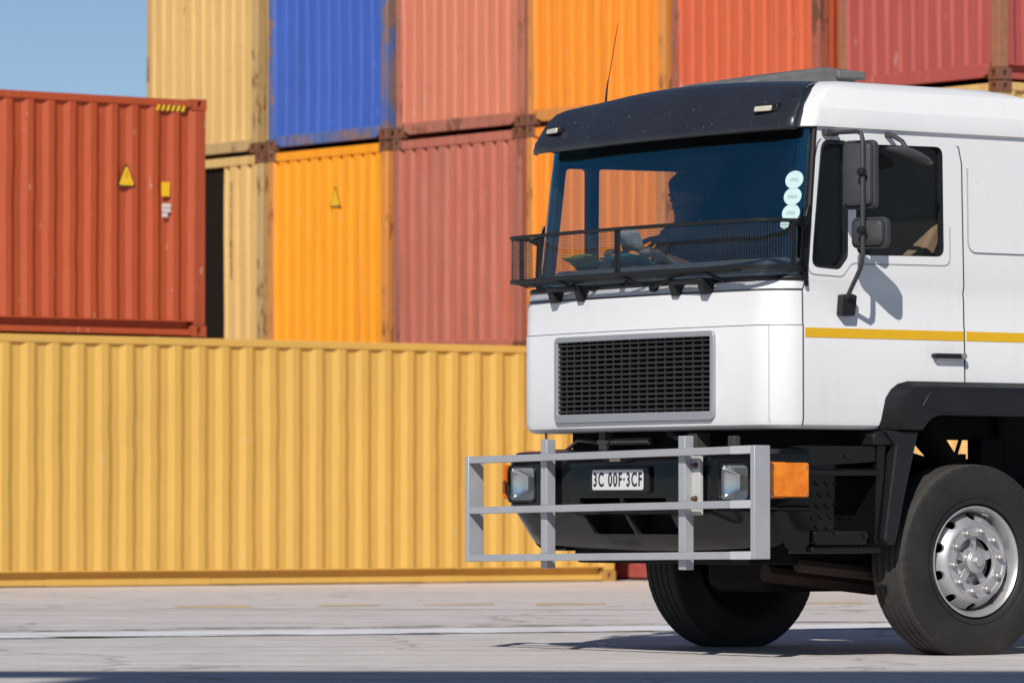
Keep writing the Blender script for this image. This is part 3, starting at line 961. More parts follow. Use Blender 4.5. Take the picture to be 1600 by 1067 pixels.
# --- door handles
for s in (-1, 1):
    h = MB().prism(rrect(-.35, -.125, 1.628, 1.655, .008), s * 1.235, s * 1.262).build("door_handle", MAT['black_plastic'], truck, bevel=.006)
    MB().prism(rrect(-.31, -.17, 1.605, 1.632, .012), s * 1.215, s * 1.236).build("handle_recess", MAT['white'], h, bevel=.004)
    MB().lathe([(0, s * .0), (.017, s * .0), (.017, s * .012), (0, s * .014)], (-.148, s * 1.258, 1.6415), 14).build("lock", MAT['bolt'], h)
    MB().tube([(-.335, s * 1.21, 1.642), (-.335, s * 1.24, 1.642)], .012).build("handle_pivot", MAT['black_plastic'], h)

# --- windscreen, seal
def glass_patch(z0, z1, off, nz=8):
    rows = []
    for i in range(nz + 1):
        z = z0 + (z1 - z0) * i / nz
        rows.append([(x, y, z) for x, y in cab_at(z, off, side=False)])
    return rows
ws = MB().grid(glass_patch(2.02, 2.87, -.022)).build("windscreen", MAT['glass_front'], truck, smooth=60)
seal = MB()
e = cab_at(2.045, -.004, side=False); t_ = cab_at(2.872, -.010, side=False)
loop = [(x, y, 2.045) for x, y in e]
loop += [(e[-1][0] + (t_[-1][0] - e[-1][0]) * k / 6, e[-1][1] + (t_[-1][1] - e[-1][1]) * k / 6, 2.045 + (2.872 - 2.045) * k / 6) for k in range(1, 6)]
loop += [(x, y, 2.872) for x, y in reversed(t_)]
loop += [(t_[0][0] + (e[0][0] - t_[0][0]) * k / 6, t_[0][1] + (e[0][1] - t_[0][1]) * k / 6, 2.872 - (2.872 - 2.045) * k / 6) for k in range(1, 7)]
seal.tube(loop, .017, 8, cap=False)
seal.build("windscreen_seal", MAT['black_plastic'], truck)

# --- side windows
def poly_in(poly, d):
    c = sum((Vector(p) for p in poly), Vector((0, 0))) / len(poly)
    return [tuple(Vector(p) + (c - Vector(p)).normalized() * d) for p in poly]
for s in (-1, 1):
    q = MB().prism(poly_in(QW, -.004), s * 1.180, s * 1.186).build("quarter_window", MAT['glass_side'], truck, smooth=None)
    MB().ring(poly_in(QW, -.006), poly_in(QW, .017), s * 1.176, s * 1.215).build("window_seal", MAT['black_plastic'], q, bevel=.004)
    m = MB().prism(poly_in(MW, -.004), s * 1.172, s * 1.177).build("door_window", MAT['glass_side'], truck, smooth=None)
    MB().ring(poly_in(MW, -.004), poly_in(MW, .007), s * 1.168, s * 1.200).build("window_seal", MAT['black_plastic'], m)

# --- sun visor
def visor_ring(z, xf, w, xc, ry=.28, xend=-1.27, bow=.05):
    pts = outline(xf, xc, w, bow=bow, ry=ry, side=False, ncor=12, nfr=20)
    return [(xend, -w, z)] + [(x, y, z) for x, y in pts] + [(xend, w, z)]
vr = [visor_ring(2.842, -1.462, 1.205, -1.345, xend=-1.335), visor_ring(2.862, -1.465, 1.206, -1.345, xend=-1.332), visor_ring(2.905, -1.455, 1.204, -1.335, xend=-1.322),
      visor_ring(2.915, -1.445, 1.200, -1.33, xend=-1.318), visor_ring(2.98, -1.395, 1.190, -1.30, xend=-1.290), visor_ring(3.045, -1.335, 1.172, -1.275, xend=-1.268),
      visor_ring(3.10, -1.285, 1.15, -1.235, xend=-1.228), visor_ring(3.135, -1.235, 1.12, -1.185, xend=-1.178), visor_ring(3.158, -1.17, 1.06, -1.11, xend=-1.10), visor_ring(3.167, -1.08, .96, -1.0, xend=-.99)]
drops = [0, 0, 0, 0, .004, .014, .030, .045, .060, .066]
vr = [[(x, y, z - .78 * dk * (y / 1.1) ** 2) for x, y, z in rg] for rg, dk in zip(vr, drops)]
vr = [[(x + .065, y, z) for x, y, z in rg] for rg in vr]
visor = MB().grid(vr).build("sun_visor", MAT['visor'], truck, smooth=35, solid=.012)
for y in (-.95, -.35, .25, .8):
    i = 5
    zz = 3.0
    MB().lathe([(0, -.012), (.011, -.01), (.011, 0), (0, .002)], (-1.313 + .04 * (y / 1.0) ** 2, y, zz), 10, 'x').build("screw", MAT['grey_plastic'], visor)
for y in (-.6, .0, .55):
    MB().lathe([(0, -.012), (.009, -.01), (.009, 0), (0, .002)], (-1.388 + .045 * y * y, y, 2.90), 10, 'x').build("screw", MAT['grey_plastic'], visor)
# marker lamps on the visor
for s in (-1, 1):
    yc = s * .99
    ml = MB().obox((-1.303, yc, 2.972), (.045 * .35, .085 * s * 1, 0), (.016, -.006 * s, .004), (.004, 0, .022)).build("marker_lamp", MAT['black_plastic'], truck, bevel=.006)
    MB().obox((-1.318, yc + .01 * s * -1, 2.968), (.03 * .35, .062 * s, 0), (.014, -.006 * s, .003), (.003, 0, .015)).build("lamp_lens", MAT['marker'], ml, bevel=.006)

# --- roof hatch, aerial
ht = MB()
hp = [(-.92, 3.13), (-.92, 3.185), (-.84, 3.21), (-.36, 3.290), (-.13, 3.278), (-.13, 3.228), (-.17, 3.20), (-.22, 3.13)]
ht.prism(hp, -.33, .36)
hatch = ht.build("roof_hatch", MAT['hatch'], truck, bevel=.02, seg=3)
MB().box(-.30, -.10, -.36, -.28, 3.226, 3.274).build("hatch_rim", MAT['hatch'], hatch, bevel=.012)
aer = MB().tube([(-1.08, .8, 3.10), (-1.07, .8, 3.2), (-1.06, .8, 3.26)], [.007, .0055, .004], 8).tube([(-1.06, .8, 3.25), (-.99, .8, 3.59)], [.0032, .0018], 6).build("aerial", MAT['black_plastic'], truck)

# --- grille
fo = rrect(-.745, .745, 1.285, 1.772, .035); fi = rrect(-.712, .712, 1.335, 1.740, .008)
def bowx(y): return -1.50 + .06 * (y / 1.0) ** 2
def ring_bowed(outer, inner, d0, d1):
    n = len(outer); mb = MB()
    dens = lambda poly: [tuple(Vector(poly[i]).lerp(Vector(poly[(i + 1) % n]), k / 8)) for i in range(n) for k in range(8)]
    O_, I_ = dens(outer), dens(inner)
    m = len(O_)
    P = lambda p, d: (bowx(p[0]) + d, p[0], p[1])
    vs = [P(p, d0) for p in O_] + [P(p, d0) for p in I_] + [P(p, d1) for p in O_] + [P(p, d1) for p in I_]
    fs = []
    for i in range(m):
        j = (i + 1) % m
        fs += [(i, j, m + j, m + i), (2 * m + j, 2 * m + i, 3 * m + i, 3 * m + j), (i, 2 * m + i, 2 * m + j, j), (m + j, 3 * m + j, 3 * m + i, m + i)]
    return mb.add(vs, fs)
gr = ring_bowed(fo, fi, -.016, .03).build("grille", MAT['grille_frame'], truck, bevel=.005)
sl = MB()
ns = 14
for i in range(ns):
    z = 1.352 + (1.722 - 1.352) * i / (ns - 1)
    ys = [-.712 + 1.424 * k / 16 for k in range(17)]
    # slat section, leaning
    sec = [(-.004, -.005), (-.006, .002), (.030, .014), (.032, .007)]
    sl.loft([[(bowx(y) + dx, y, z + dz) for dx, dz in sec] for y in ys])
sl.build("grille_slats", MAT['grille'], gr, smooth=20)
vb = MB()
for k in range(1, 18):
    y = -.712 + 1.424 * k / 18
    vb.box(bowx(y) + .003, bowx(y) + .030, y - .005, y + .005, 1.336, 1.739)
vb.build("grille_bars", MAT['grille'], gr, smooth=None)
MB().box(-1.395, -1.385, -.75, .75, 1.30, 1.77).build("radiator_screen", MAT['under'], gr, smooth=None)

# --- bumper
BX = -1.555
brs = []
for z, xf, xc, w, ry in ((.572, -1.36, -1.22, 1.20, .30), (.60, -1.40, -1.23, 1.215, .28), (.66, -1.445, -1.26, 1.222, .25), (.72, -1.49, -1.28, 1.224, .22), (.79, -1.535, -1.30, 1.226, .18), (.80, -1.535, -1.30, 1.215, .18), (.812, -1.535, -1.30, 1.215, .18), (.822, BX, -1.33, 1.226, .15),
                      (.86, BX, -1.34, 1.228, .15), (1.06, BX, -1.34, 1.228, .15), (1.10, BX + .005, -1.335, 1.226, .15), (1.125, BX + .03, -1.32, 1.205, .16), (1.135, BX + .07, -1.30, 1.16, .18)):
    pts = outline(xf, xc, w, bow=.035, ry=ry, xb=-1.20, side=False, ncor=10, nfr=16)
    full = [(-1.20, -w)] + pts + [(-1.20, w)]
    brs.append([(x, y, z) for x, y in full])
bump = MB().loft(brs).build("bumper", MAT['black'], None)
bc_ = []
inn = MB().prism([(-1.15, -1.16), (-1.33, -1.16), (-1.36, -1.0), (-1.36, 1.0), (-1.33, 1.16), (-1.15, 1.16)], .5, 1.2, 'z')
apt = MB()
for (ya, yb) in ((-.405, -.012), (.012, .405)):
    apt.prism(rrect(ya, yb, .822, .865, .01), -1.8, -1.2, 'x')
    apt.prism(rrect(ya, yb, .665, .775, .012), -1.8, -1.2, 'x')
hl = MB()
for s in (-1, 1):
    hl.prism(rrect(min(s * .845, s * 1.135), max(s * .845, s * 1.135), .835, 1.058, .03), -1.8, -1.45, 'x')
cut(bump, [(inn, MAT['under']), (apt, MAT['under']), (hl, MAT['black'])], 25)
bump.parent = truck
for s in (-1, 1):
    # indicator on the bumper's side
    ind = MB().prism(rrect(-1.488, -1.222, .866, 1.052, .012), s * 1.222, s * 1.252).build("indicator", MAT['amber'], truck, bevel=.008)
    MB().prism(rrect(-1.492, -1.218, .862, 1.056, .012), s * 1.215, s * 1.226).build("lamp_back", plain("amber_reflector", (.75, .15, .006), .3), ind, smooth=None)
    for (xx, zz) in ((-1.468, .888), (-1.242, .888), (-1.468, 1.03), (-1.242, 1.03)):
        MB().lathe([(0, -.004), (.006, -.003), (.006, .003), (0, .004)], (xx, s * 1.253, zz), 8, 'y').build("screw", MAT['bolt'], ind)
    # headlamp: bowl, lens, bulb cap
    hd = MB().prism(rrect(min(s * .86, s * 1.12), max(s * .86, s * 1.12), .848, 1.045, .035), -1.530, -1.522, 'x').build("headlight", MAT['lens'], truck, bevel=.004)
    rows = []
    for k in range(7):
        f = k / 6
        sc = 1 - .62 * f ** 1.7
        rows.append([(-1.521 + .075 * f, s * (.99 + (p[0]) * sc), .947 + p[1] * sc) for p in rrect(-.125, .125, -.094, .094, .032)])
    MB().loft(rows, cap=False).add(rows[-1], [tuple(range(len(rows[-1])))]).build("reflector", MAT['chrome'], hd, smooth=60)
    MB().ring(rrect(min(s * .85, s * 1.13), max(s * .85, s * 1.13), .840, 1.053, .035), rrect(min(s * .866, s * 1.114), max(s * .866, s * 1.114), .854, 1.039, .03), -1.537, -1.518, 'x').build("lamp_rim", MAT['black_plastic'], hd, bevel=.003)
# number plate
ph = MB().prism(rrect(-.275, .275, .893, 1.040, .015), BX - .022, BX + .005, 'x').build("plate_holder", MAT['black_plastic'], truck, bevel=.008)
pl = MB().prism(rrect(-.238, .238, .909, 1.021, .012), BX - .027, BX - .0235, 'x').build("number_plate", MAT['plate'], ph, bevel=.001)
tm = text_mesh("3C 00F\u00b73CF", .118, .62, .0012)
tm.materials.append(MAT['ink'])
xs = [v.co.x for v in tm.vertices]; zs = [v.co.y for v in tm.vertices]
wx, wz = max(xs) - min(xs), max(zs) - min(zs)
for v in tm.vertices:
    v.co.x = (v.co.x - (max(xs) + min(xs)) / 2) * (.452 / wx)
    v.co.y = (v.co.y - (max(zs) + min(zs)) / 2) * (.078 / wz)
to = bpy.data.objects.new("lettering", tm); COL.objects.link(to); to.parent = pl
to.rotation_euler = (R(90), 0, R(-90)); to.location = (BX - .0285, -.002, .967)
# plate lamp
lp = MB().box(BX - .03, BX + .03, -.09, .13, 1.062, 1.10).build("plate_lamp", MAT['black_plastic'], truck, bevel=.006)
MB().box(BX - .034, BX - .02, -.03, .07, 1.066, 1.092).build("lamp_lens", MAT['marker'], lp, bevel=.003)

# --- bull bar of welded box section, hanging slightly lower on the far side
bb = thing_b = None
bar = MB()
XB = -1.665
TILT = .0135
def zt(y, z): return z - TILT * (y + 1.1)
def hbar(z, y0=-1.30, y1=1.40):
    return MB().add([(x, y, zt(y, z) + dz) for y in (y0, y1) for x, dz in ((XB, -.02), (XB + .04, -.02), (XB + .04, .02), (XB, .02))],
                    [(0, 1, 2, 3), (7, 6, 5, 4), (0, 4, 5, 1), (1, 5, 6, 2), (2, 6, 7, 3), (3, 7, 4, 0)])
zb = (1.117, .828, .556)
bull = None
for i, z in enumerate(zb):
    o = hbar(z, -1.305, 1.33).build("bull_bar" if i == 0 else "crossbar", MAT['bar'], truck if i == 0 else bull, bevel=.003)
    if i == 0: bull = o
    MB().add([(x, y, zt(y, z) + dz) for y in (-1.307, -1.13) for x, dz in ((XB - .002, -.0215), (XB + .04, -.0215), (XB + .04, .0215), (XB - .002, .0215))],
             [(0, 1, 2, 3), (7, 6, 5, 4), (0, 4, 5, 1), (1, 5, 6, 2), (2, 6, 7, 3), (3, 7, 4, 0)]).build("bar_end_piece", MAT['bar_bright'], bull, bevel=.002)  # paler, slightly larger piece over the near end of each bar
for y, za, zbm in ((-.645, 1.20, .475), (.645, 1.195, .470)):
    MB().box(XB + .041, XB + .101, y - .03, y + .03, zbm, za).build("post", MAT['bar'], bull, bevel=.003)
for zi in zb:
    for y in (-.645, .645):
        for sg in (-1, 1):
            zz = zt(y, zi) + sg * .021
            MB().tube([(XB + .041, y - .03 + k * .006, zz + random.uniform(-.0012, .0012)) for k in range(11)], [.003 + random.uniform(-.0008, .001) for k in range(11)], 6).build("weld_bead", MAT['bolt'], bull)
for y in (-1.325, 1.35):
    MB().box(XB - .002, XB + .105, y - .019, y + .019, zt(y, .535), zt(y, 1.139)).build("post", MAT['bar'], bull, bevel=.004)
for s in (-1, 1):
    br = MB().box(XB + .09, XB + .112, s * .70 - .045, s * .70 + .045, .77, 1.09).build("mounting_bracket", plain("bracket_pale_paint", (.50, .49, .47), .5, var=.15, scale=20), bull, bevel=.002)
    for zz in (1.04, .86):
        MB().lathe([(0, -.03), (.013, -.028), (.013, -.008), (.018, -.008), (.018, 0), (0, .001)], (XB + .09, s * .70 - .01, zz), 6, 'x').build("bolt", plain("rusty_bolt", (.12, .06, .035), .7), bull)
    MB().box(XB + .10, -1.36, s * .70 - .035, s * .70 + .035, .78, .90).build("mounting_bracket", MAT['black'], bull, bevel=.003)

# --- stone guard in front of the windscreen
def guard_path(z, n_c=8, n_f=18):
    pts = outline(-1.585, -1.39, 1.205, bow=.06, ry=.16, side=False, ncor=n_c, nfr=n_f)
    return [(-1.29, -1.232, z)] + [(x, y, z) for x, y in pts] + [(-1.29, 1.232, z)]
gp = [Vector(p) for p in guard_path(0, 14, 40)]
acc = [0]
for i in range(1, len(gp)): acc.append(acc[-1] + (gp[i] - gp[i - 1]).length)
def at_s(s):
    for i in range(1, len(gp)):
        if acc[i] >= s:
            f = (s - acc[i - 1]) / max(1e-9, acc[i] - acc[i - 1])
            return gp[i - 1].lerp(gp[i], f)
    return gp[-1].copy()
ZG0, ZG1 = 2.100, 2.352
guard = MB().tube(guard_path(ZG1), .0095, square=True, up=(0, 0, 1)).build("stone_guard", MAT['black_plastic'], truck, bevel=.002)
MB().tube(guard_path(ZG0), .0105, square=True, up=(0, 0, 1)).build("guard_rail", MAT['black_plastic'], guard, bevel=.002)
for i, (s_, r_) in enumerate(((.025, .011), (acc[-1] * .5 - .012, .007), (acc[-1] * .5 + .014, .007), (acc[-1] - .10, .009))):
    p = at_s(s_)
    MB().tube([(p.x + .004, p.y, ZG0), (p.x + .004, p.y, ZG1)], r_, square=True).build("guard_upright", MAT['black_plastic'], guard)
mesh = MB()
nw = int(acc[-1] / .0165)
rw = .0011
for i in range(nw + 1):
    p = at_s(acc[-1] * i / nw)
    mesh.tube([(p.x, p.y, ZG0), (p.x + random.uniform(-.002, .002), p.y + random.uniform(-.001, .001), ZG1)], rw, 4, cap=False)
for k in range(1, 18):
    z = ZG0 + (ZG1 - ZG0) * k / 18
    mesh.tube([(p[0], p[1], z + .0016 * math.sin(7 * p[1] + k)) for p in guard_path(0, 5, 24)], rw, 4, cap=False)
# mesh floor between the lower rail and the cab
for k in range(1, 7):
    f = k / 7
    pa, pb = guard_path(0, 5, 24), None
    mesh.tube([(p[0] + .10 * f * (1 if p[0] < -1.4 else .2), p[1] * (1 - .02 * f), ZG0 - .028 * f) for p in pa], rw, 4, cap=False)
for i in range(0, nw + 1, 1):
    p = at_s(acc[-1] * i / nw)
    if p.x < -1.45:
        mesh.tube([(p.x, p.y, ZG0), (p.x + .10, p.y * .985, ZG0 - .03)], rw, 4, cap=False)
mesh.build("wire_mesh", MAT['grille'], guard, smooth=None)
for s in (-1, 1):
    pg = rpoly([(-1.198, 2.435), (-1.212, 2.435), (-1.235, 2.375), (-1.30, 2.36), (-1.30, 2.335), (-1.255, 2.32), (-1.262, 2.14), (-1.30, 2.115), (-1.30, 2.088), (-1.262, 2.085), (-1.232, 2.0), (-1.215, 2.0), (-1.222, 2.2)], .006, 3)
    MB().prism(pg, s * 1.228, s * 1.238).build("guard_bracket", MAT['black'], guard, bevel=.002)
for y in (-.72, -.02, .62):
    MB().tube([(-1.59 + .05 * y * y, y, ZG0), (-1.475 + .05 * y * y, y - .09, 2.035)], .009, 6).build("guard_strut", MAT['black_plastic'], guard)
# --- wipers, foot rungs, washer nozzle on the cowl
for y in (.74, -.21):
    fx = -1.478 + .055 * y * y
    w = MB().lathe([(0, -.035), (.022, -.03), (.022, .01), (0, .012)], (fx, y, 2.02), 12, 'x')
    w.tube([(fx - .025, y, 2.02), (fx - .04, y - .22, 2.075), (fx - .02, y - .33, 2.09)], [.012, .009, .006], 6)
    wp = w.build("wiper", MAT['black_plastic'], truck)
    MB().box(fx - .03, fx - .015, y - .80, y - .05, 2.083, 2.097).build("wiper_blade", MAT['rubber'], wp)
for y in (.60, -.55):
    fx = -1.49 + .055 * y * y
    r_ = MB()
    for yy in (y - .13, y + .13):
        r_.prism([(fx + .03, 2.055), (fx - .06, 2.06), (fx - .055, 2.035), (fx - .03, 1.965), (fx + .02, 1.975)], yy - .028, yy + .028)
    r_.box(fx - .062, fx - .02, y - .13, y + .13, 2.028, 2.056)
    r_.build("foot_rung", MAT['black_plastic'], truck, bevel=.006)
MB().lathe([(0, -.04), (.008, -.036), (.014, -.01), (.014, .01), (0, .012)], (-1.478, .37, 2.035), 10, 'x').build("washer_nozzle", MAT['black_plastic'], truck)
# --- discs on the glass
wsx = lambda y, z: None
for i, (z, y, r_) in enumerate(((2.575, -1.155, .050), (2.485, -1.153, .049), (2.395, -1.15, .049), (2.335, -1.135, .026))):
    pts = cab_at(z, -.019, side=False)
    best = min(range(len(pts) // 2), key=lambda k: abs(pts[k][1] - y))
    px_, py_ = pts[best]
    tx = Vector((pts[best + 1][0] - pts[best - 1][0], pts[best + 1][1] - pts[best - 1][1], 0)).normalized()
    up = Vector((.15 / .84, 0, 1)).normalized()
    nrm = tx.cross(up).normalized()
    if nrm.x > 0: nrm = -nrm
    c = Vector((px_, py_, z)) + nrm * .003
    # flattened onto the curved glass: narrow along the bend
    vs = [c + tx * (r_ * 1.0 * math.cos(2 * math.pi * k / 24)) + up * (r_ * math.sin(2 * math.pi * k / 24)) for k in range(24)]
    d_ = MB().add(vs + [v + nrm * .0015 for v in vs], [tuple(range(24)), tuple(range(47, 23, -1))] + [(k, (k + 1) % 24, 24 + (k + 1) % 24, 24 + k) for k in range(24)])
    dd = d_.build("licence_disc", MAT['disc'], truck, smooth=None)
    if i < 3:
        tl = MB()
        for q, ww in ((.006, .020), (-.004, .026)) if i != 1 else ((.004, .026), (-.006, .026)):
            cc = c + nrm * .0022 + up * q
            tl.obox(cc, tx * ww, up * .0022, nrm * .0004)
        tl.build("print", plain("disc_print", (.25, .36, .33), .6), dd, smooth=None)

# --- mirrors on the near side
arm = MB()
arm.tube([(-1.055, -1.215, 2.832), (-1.055, -1.25, 2.832), (-1.058, -1.46, 2.825), (-1.055, -1.492, 2.812), (-1.053, -1.50, 2.785), (-1.053, -1.50, 2.17), (-1.053, -1.495, 2.132), (-1.045, -1.47, 2.09), (-.985, -1.29, 1.955), (-.972, -1.255, 1.935)], .0125, 10)
marm = arm.build("mirror_arm", MAT['grey_plastic'], truck)
MB().prism(rpoly([(-1.01, 1.845), (-.92, 1.845), (-.905, 1.955), (-.94, 1.965), (-1.0, 1.96)], .012, 3), -1.27, -1.219).build("arm_foot", MAT['black_plastic'], marm, bevel=.014, seg=3)
MB().prism(rrect(-1.10, -1.005, 2.815, 2.85, .01), -1.245, -1.205).build("arm_bracket", MAT['grey_plastic'], marm, bevel=.006)
def mirror_head(name, cx, cy, cz, w, h, deep, ang, rr):
    """housing with a domed back; local +n is the mirror side (to the rear)"""
    tv = Vector((math.sin(ang), -math.cos(ang), 0)); nv = Vector((math.cos(ang), math.sin(ang), 0))
    rings = []
    for d, k, kk in ((.012, .985, .0), (.0, 1.0, 0), (-.012, .995, 0), (-.022, .96, 0), (-.024, .90, 0), (-.020, .88, 0), (-deep, .80, 0), (-deep - .006, .70, 0)):
        rings.append([Vector((cx, cy, cz)) + tv * p[0] + Vector((0, 0, 1)) * p[1] + nv * d for p in
                      rrect(-w / 2 * 1 + (1 - k) * .11, w / 2 - (1 - k) * .11, -h / 2 + (1 - k) * .11, h / 2 - (1 - k) * .11, rr * k)])
    o = MB().loft(rings).build(name, MAT['grey_plastic'], truck, smooth=35)
    MB().loft([[Vector((cx, cy, cz)) + tv * p[0] + Vector((0, 0, 1)) * p[1] + nv * d for p in rrect(-w / 2 + .012, w / 2 - .012, -h / 2 + .012, h / 2 - .012, rr * .8)] for d in (.0125, .0145)]).build("mirror_glass", MAT['chrome'], o, smooth=None)
    return o, tv, nv
m1, tv, nv = mirror_head("wing_mirror", -.995, -1.415, 2.597, .205, .372, .045, R(22), .032)
MB().lathe([(0, -.02), (.018, -.018), (.024, -.005), (.024, .02), (0, .022)], (-1.066, -1.503, 2.605), 14, 'x').build("clamp", MAT['black_plastic'], m1, bevel=.002)
MB().tube([(-1.052, -1.50, 2.605), (-1.02, -1.44, 2.605)], .016, 10).build("clamp", MAT['black_plastic'], m1)
m2, tv, nv = mirror_head("wide_mirror", -.968, -1.468, 2.284, .225, .168, .05, R(22), .035)
MB().lathe([(0, -.02), (.018, -.018), (.024, -.005), (.024, .02), (0, .022)], (-1.066, -1.503, 2.292), 14, 'x').build("clamp", MAT['black_plastic'], m2, bevel=.002)
# kerb mirror dish over the door window
kc = Vector((-.60, -1.34, 2.725))
rows = []
ax, ay = .155, .10
tilt = R(13)
for h_, k in ((-.030, .55), (-.026, .80), (-.014, .97), (-.003, 1.0), (.014, .80), (.028, .5), (.036, .2)):
    rg = []
    for i in range(28):
        a = 2 * math.pi * i / 28
        x, y, z = ax * k * math.cos(a), ay * k * math.sin(a), h_
        rg.append(kc + Vector((x * math.cos(tilt) + z * math.sin(tilt), y, -x * math.sin(tilt) + z * math.cos(tilt) + y * .10)))
    rows.append(rg)
km = MB().loft(rows).build("kerb_mirror", MAT['grey_plastic'], truck, smooth=50)
MB().tube([(-.645, -1.205, 2.838), (-.64, -1.25, 2.834), (-.622, -1.31, 2.80), (-.612, -1.335, 2.755)], [.017, .015, .013, .016], 8).build("mirror_stalk", MAT['grey_plastic'], km)

# --- wheel arch, spat, step well (both sides)
for s in (-1, 1):
    Y = lambda a: s * a
    ar = MB()
    outer = [(-.712, 1.235), (-.668, 1.405), (-.632, 1.452), (-.585, 1.482), (-.515, 1.498), (.75, 1.498)]
    inner_ = [(-.455, 1.235), (-.43, 1.265), (-.39, 1.30), (-.35, 1.317), (-.31, 1.323), (.75, 1.323)]
    midl = [(-.592, 1.235), (-.553, 1.42), (-.53, 1.448), (-.51, 1.462), (-.485, 1.470), (.75, 1.470)]
    rows = [[(x, Y(1.205), z) for x, z in outer], [(x, Y(1.222), z) for x, z in outer], [(x, Y(1.268), z) for x, z in midl],
            [(x, Y(1.272), z) for x, z in inner_], [(x, Y(1.262), z - .006) for x, z in inner_], [(x + .01, Y(.93), z + .02) for x, z in inner_]]
    fl = MB().grid(rows).build("wheel_arch", MAT['black_plastic'], truck, smooth=28, solid=.006)
    # raised rib panel on the flare's face
    MB().prism(rpoly([(-.30, 1.33), (.235, 1.33), (.285, 1.385), (.205, 1.447), (-.40, 1.447), (-.46, 1.36)], .01, 2), Y(1.266), Y(1.279)).build("arch_panel", MAT['black_plastic'], fl, bevel=.004)
    spat = rpoly([(-.705, .632), (-.632, .597), (-.60, .70), (-.557, .88), (-.485, 1.14), (-.46, 1.232), (-.70, 1.232), (-.62, 1.15)], [.02, .03, 0, 0, 0, 0, 0, .02])
    sp = MB().prism(spat, Y(.95), Y(1.252)).build("mudguard", MAT['black_plastic'], truck, bevel=.012, seg=3)
    MB().prism([(-.694, 1.232), (-.758, 1.207), (-.758, 1.15), (-.62, 1.15), (-.62, 1.20)], Y(1.0), Y(1.225)).build("guard_corner", MAT['black_plastic'], sp, bevel=.008)
    well = MB().prism([(-1.21, 1.146), (-.70, 1.146), (-.70, .60), (-1.21, .60)], Y(1.00), Y(1.03))
    well.prism([(-.72, 1.15), (-.66, 1.15), (-.70, .62), (-.74, .62)], Y(1.02), Y(1.21))
    well.prism([(-1.21, 1.146), (-.70, 1.146), (-.70, 1.06), (-1.21, 1.03)], Y(1.03), Y(1.20))
    for i in range(6):
        for j in range(5):
            x, z = -1.13 + i * .066 + (j % 2) * .02, .70 + j * .06
            well.obox((x, Y(1.033), z), (.014, 0, -.010), (0, .003, 0), (.003, 0, .004))
    st = well.build("step_well", MAT['black'], truck, bevel=.006)
    for (z, y1) in ((1.0, 1.232), (.582, 1.24)):
        tr_ = MB().prism(rrect(-1.20, -.72, z - .017, z + .017, .008), Y(1.03), Y(y1)).build("step", MAT['black'], st, bevel=.006)
        tp = MB()
        for i in range(15):
            for j in range(3):
                tp.lathe([(.008, 0), (.006, .006), (0, .006)], (-1.17 + i * .03, Y(1.22 - j * .05), z + .016), 6, 'z')
        tp.build("tread_studs", MAT['black'], tr_)
    MB().prism(rrect(-1.15, -.78, .605, .69, .02), Y(1.03), Y(1.20)).build("step_box", MAT['black'], st, bevel=.006)
    for xx, zz in ((-1.0, .675), (-.80, .66), (-.93, 1.09)):
        MB().lathe([(0, -.01), (.014, -.008), (.014, .008), (0, .01)], (xx, Y(1.205), zz), 8, 'y').build("bolt", MAT['black_plastic'], st)

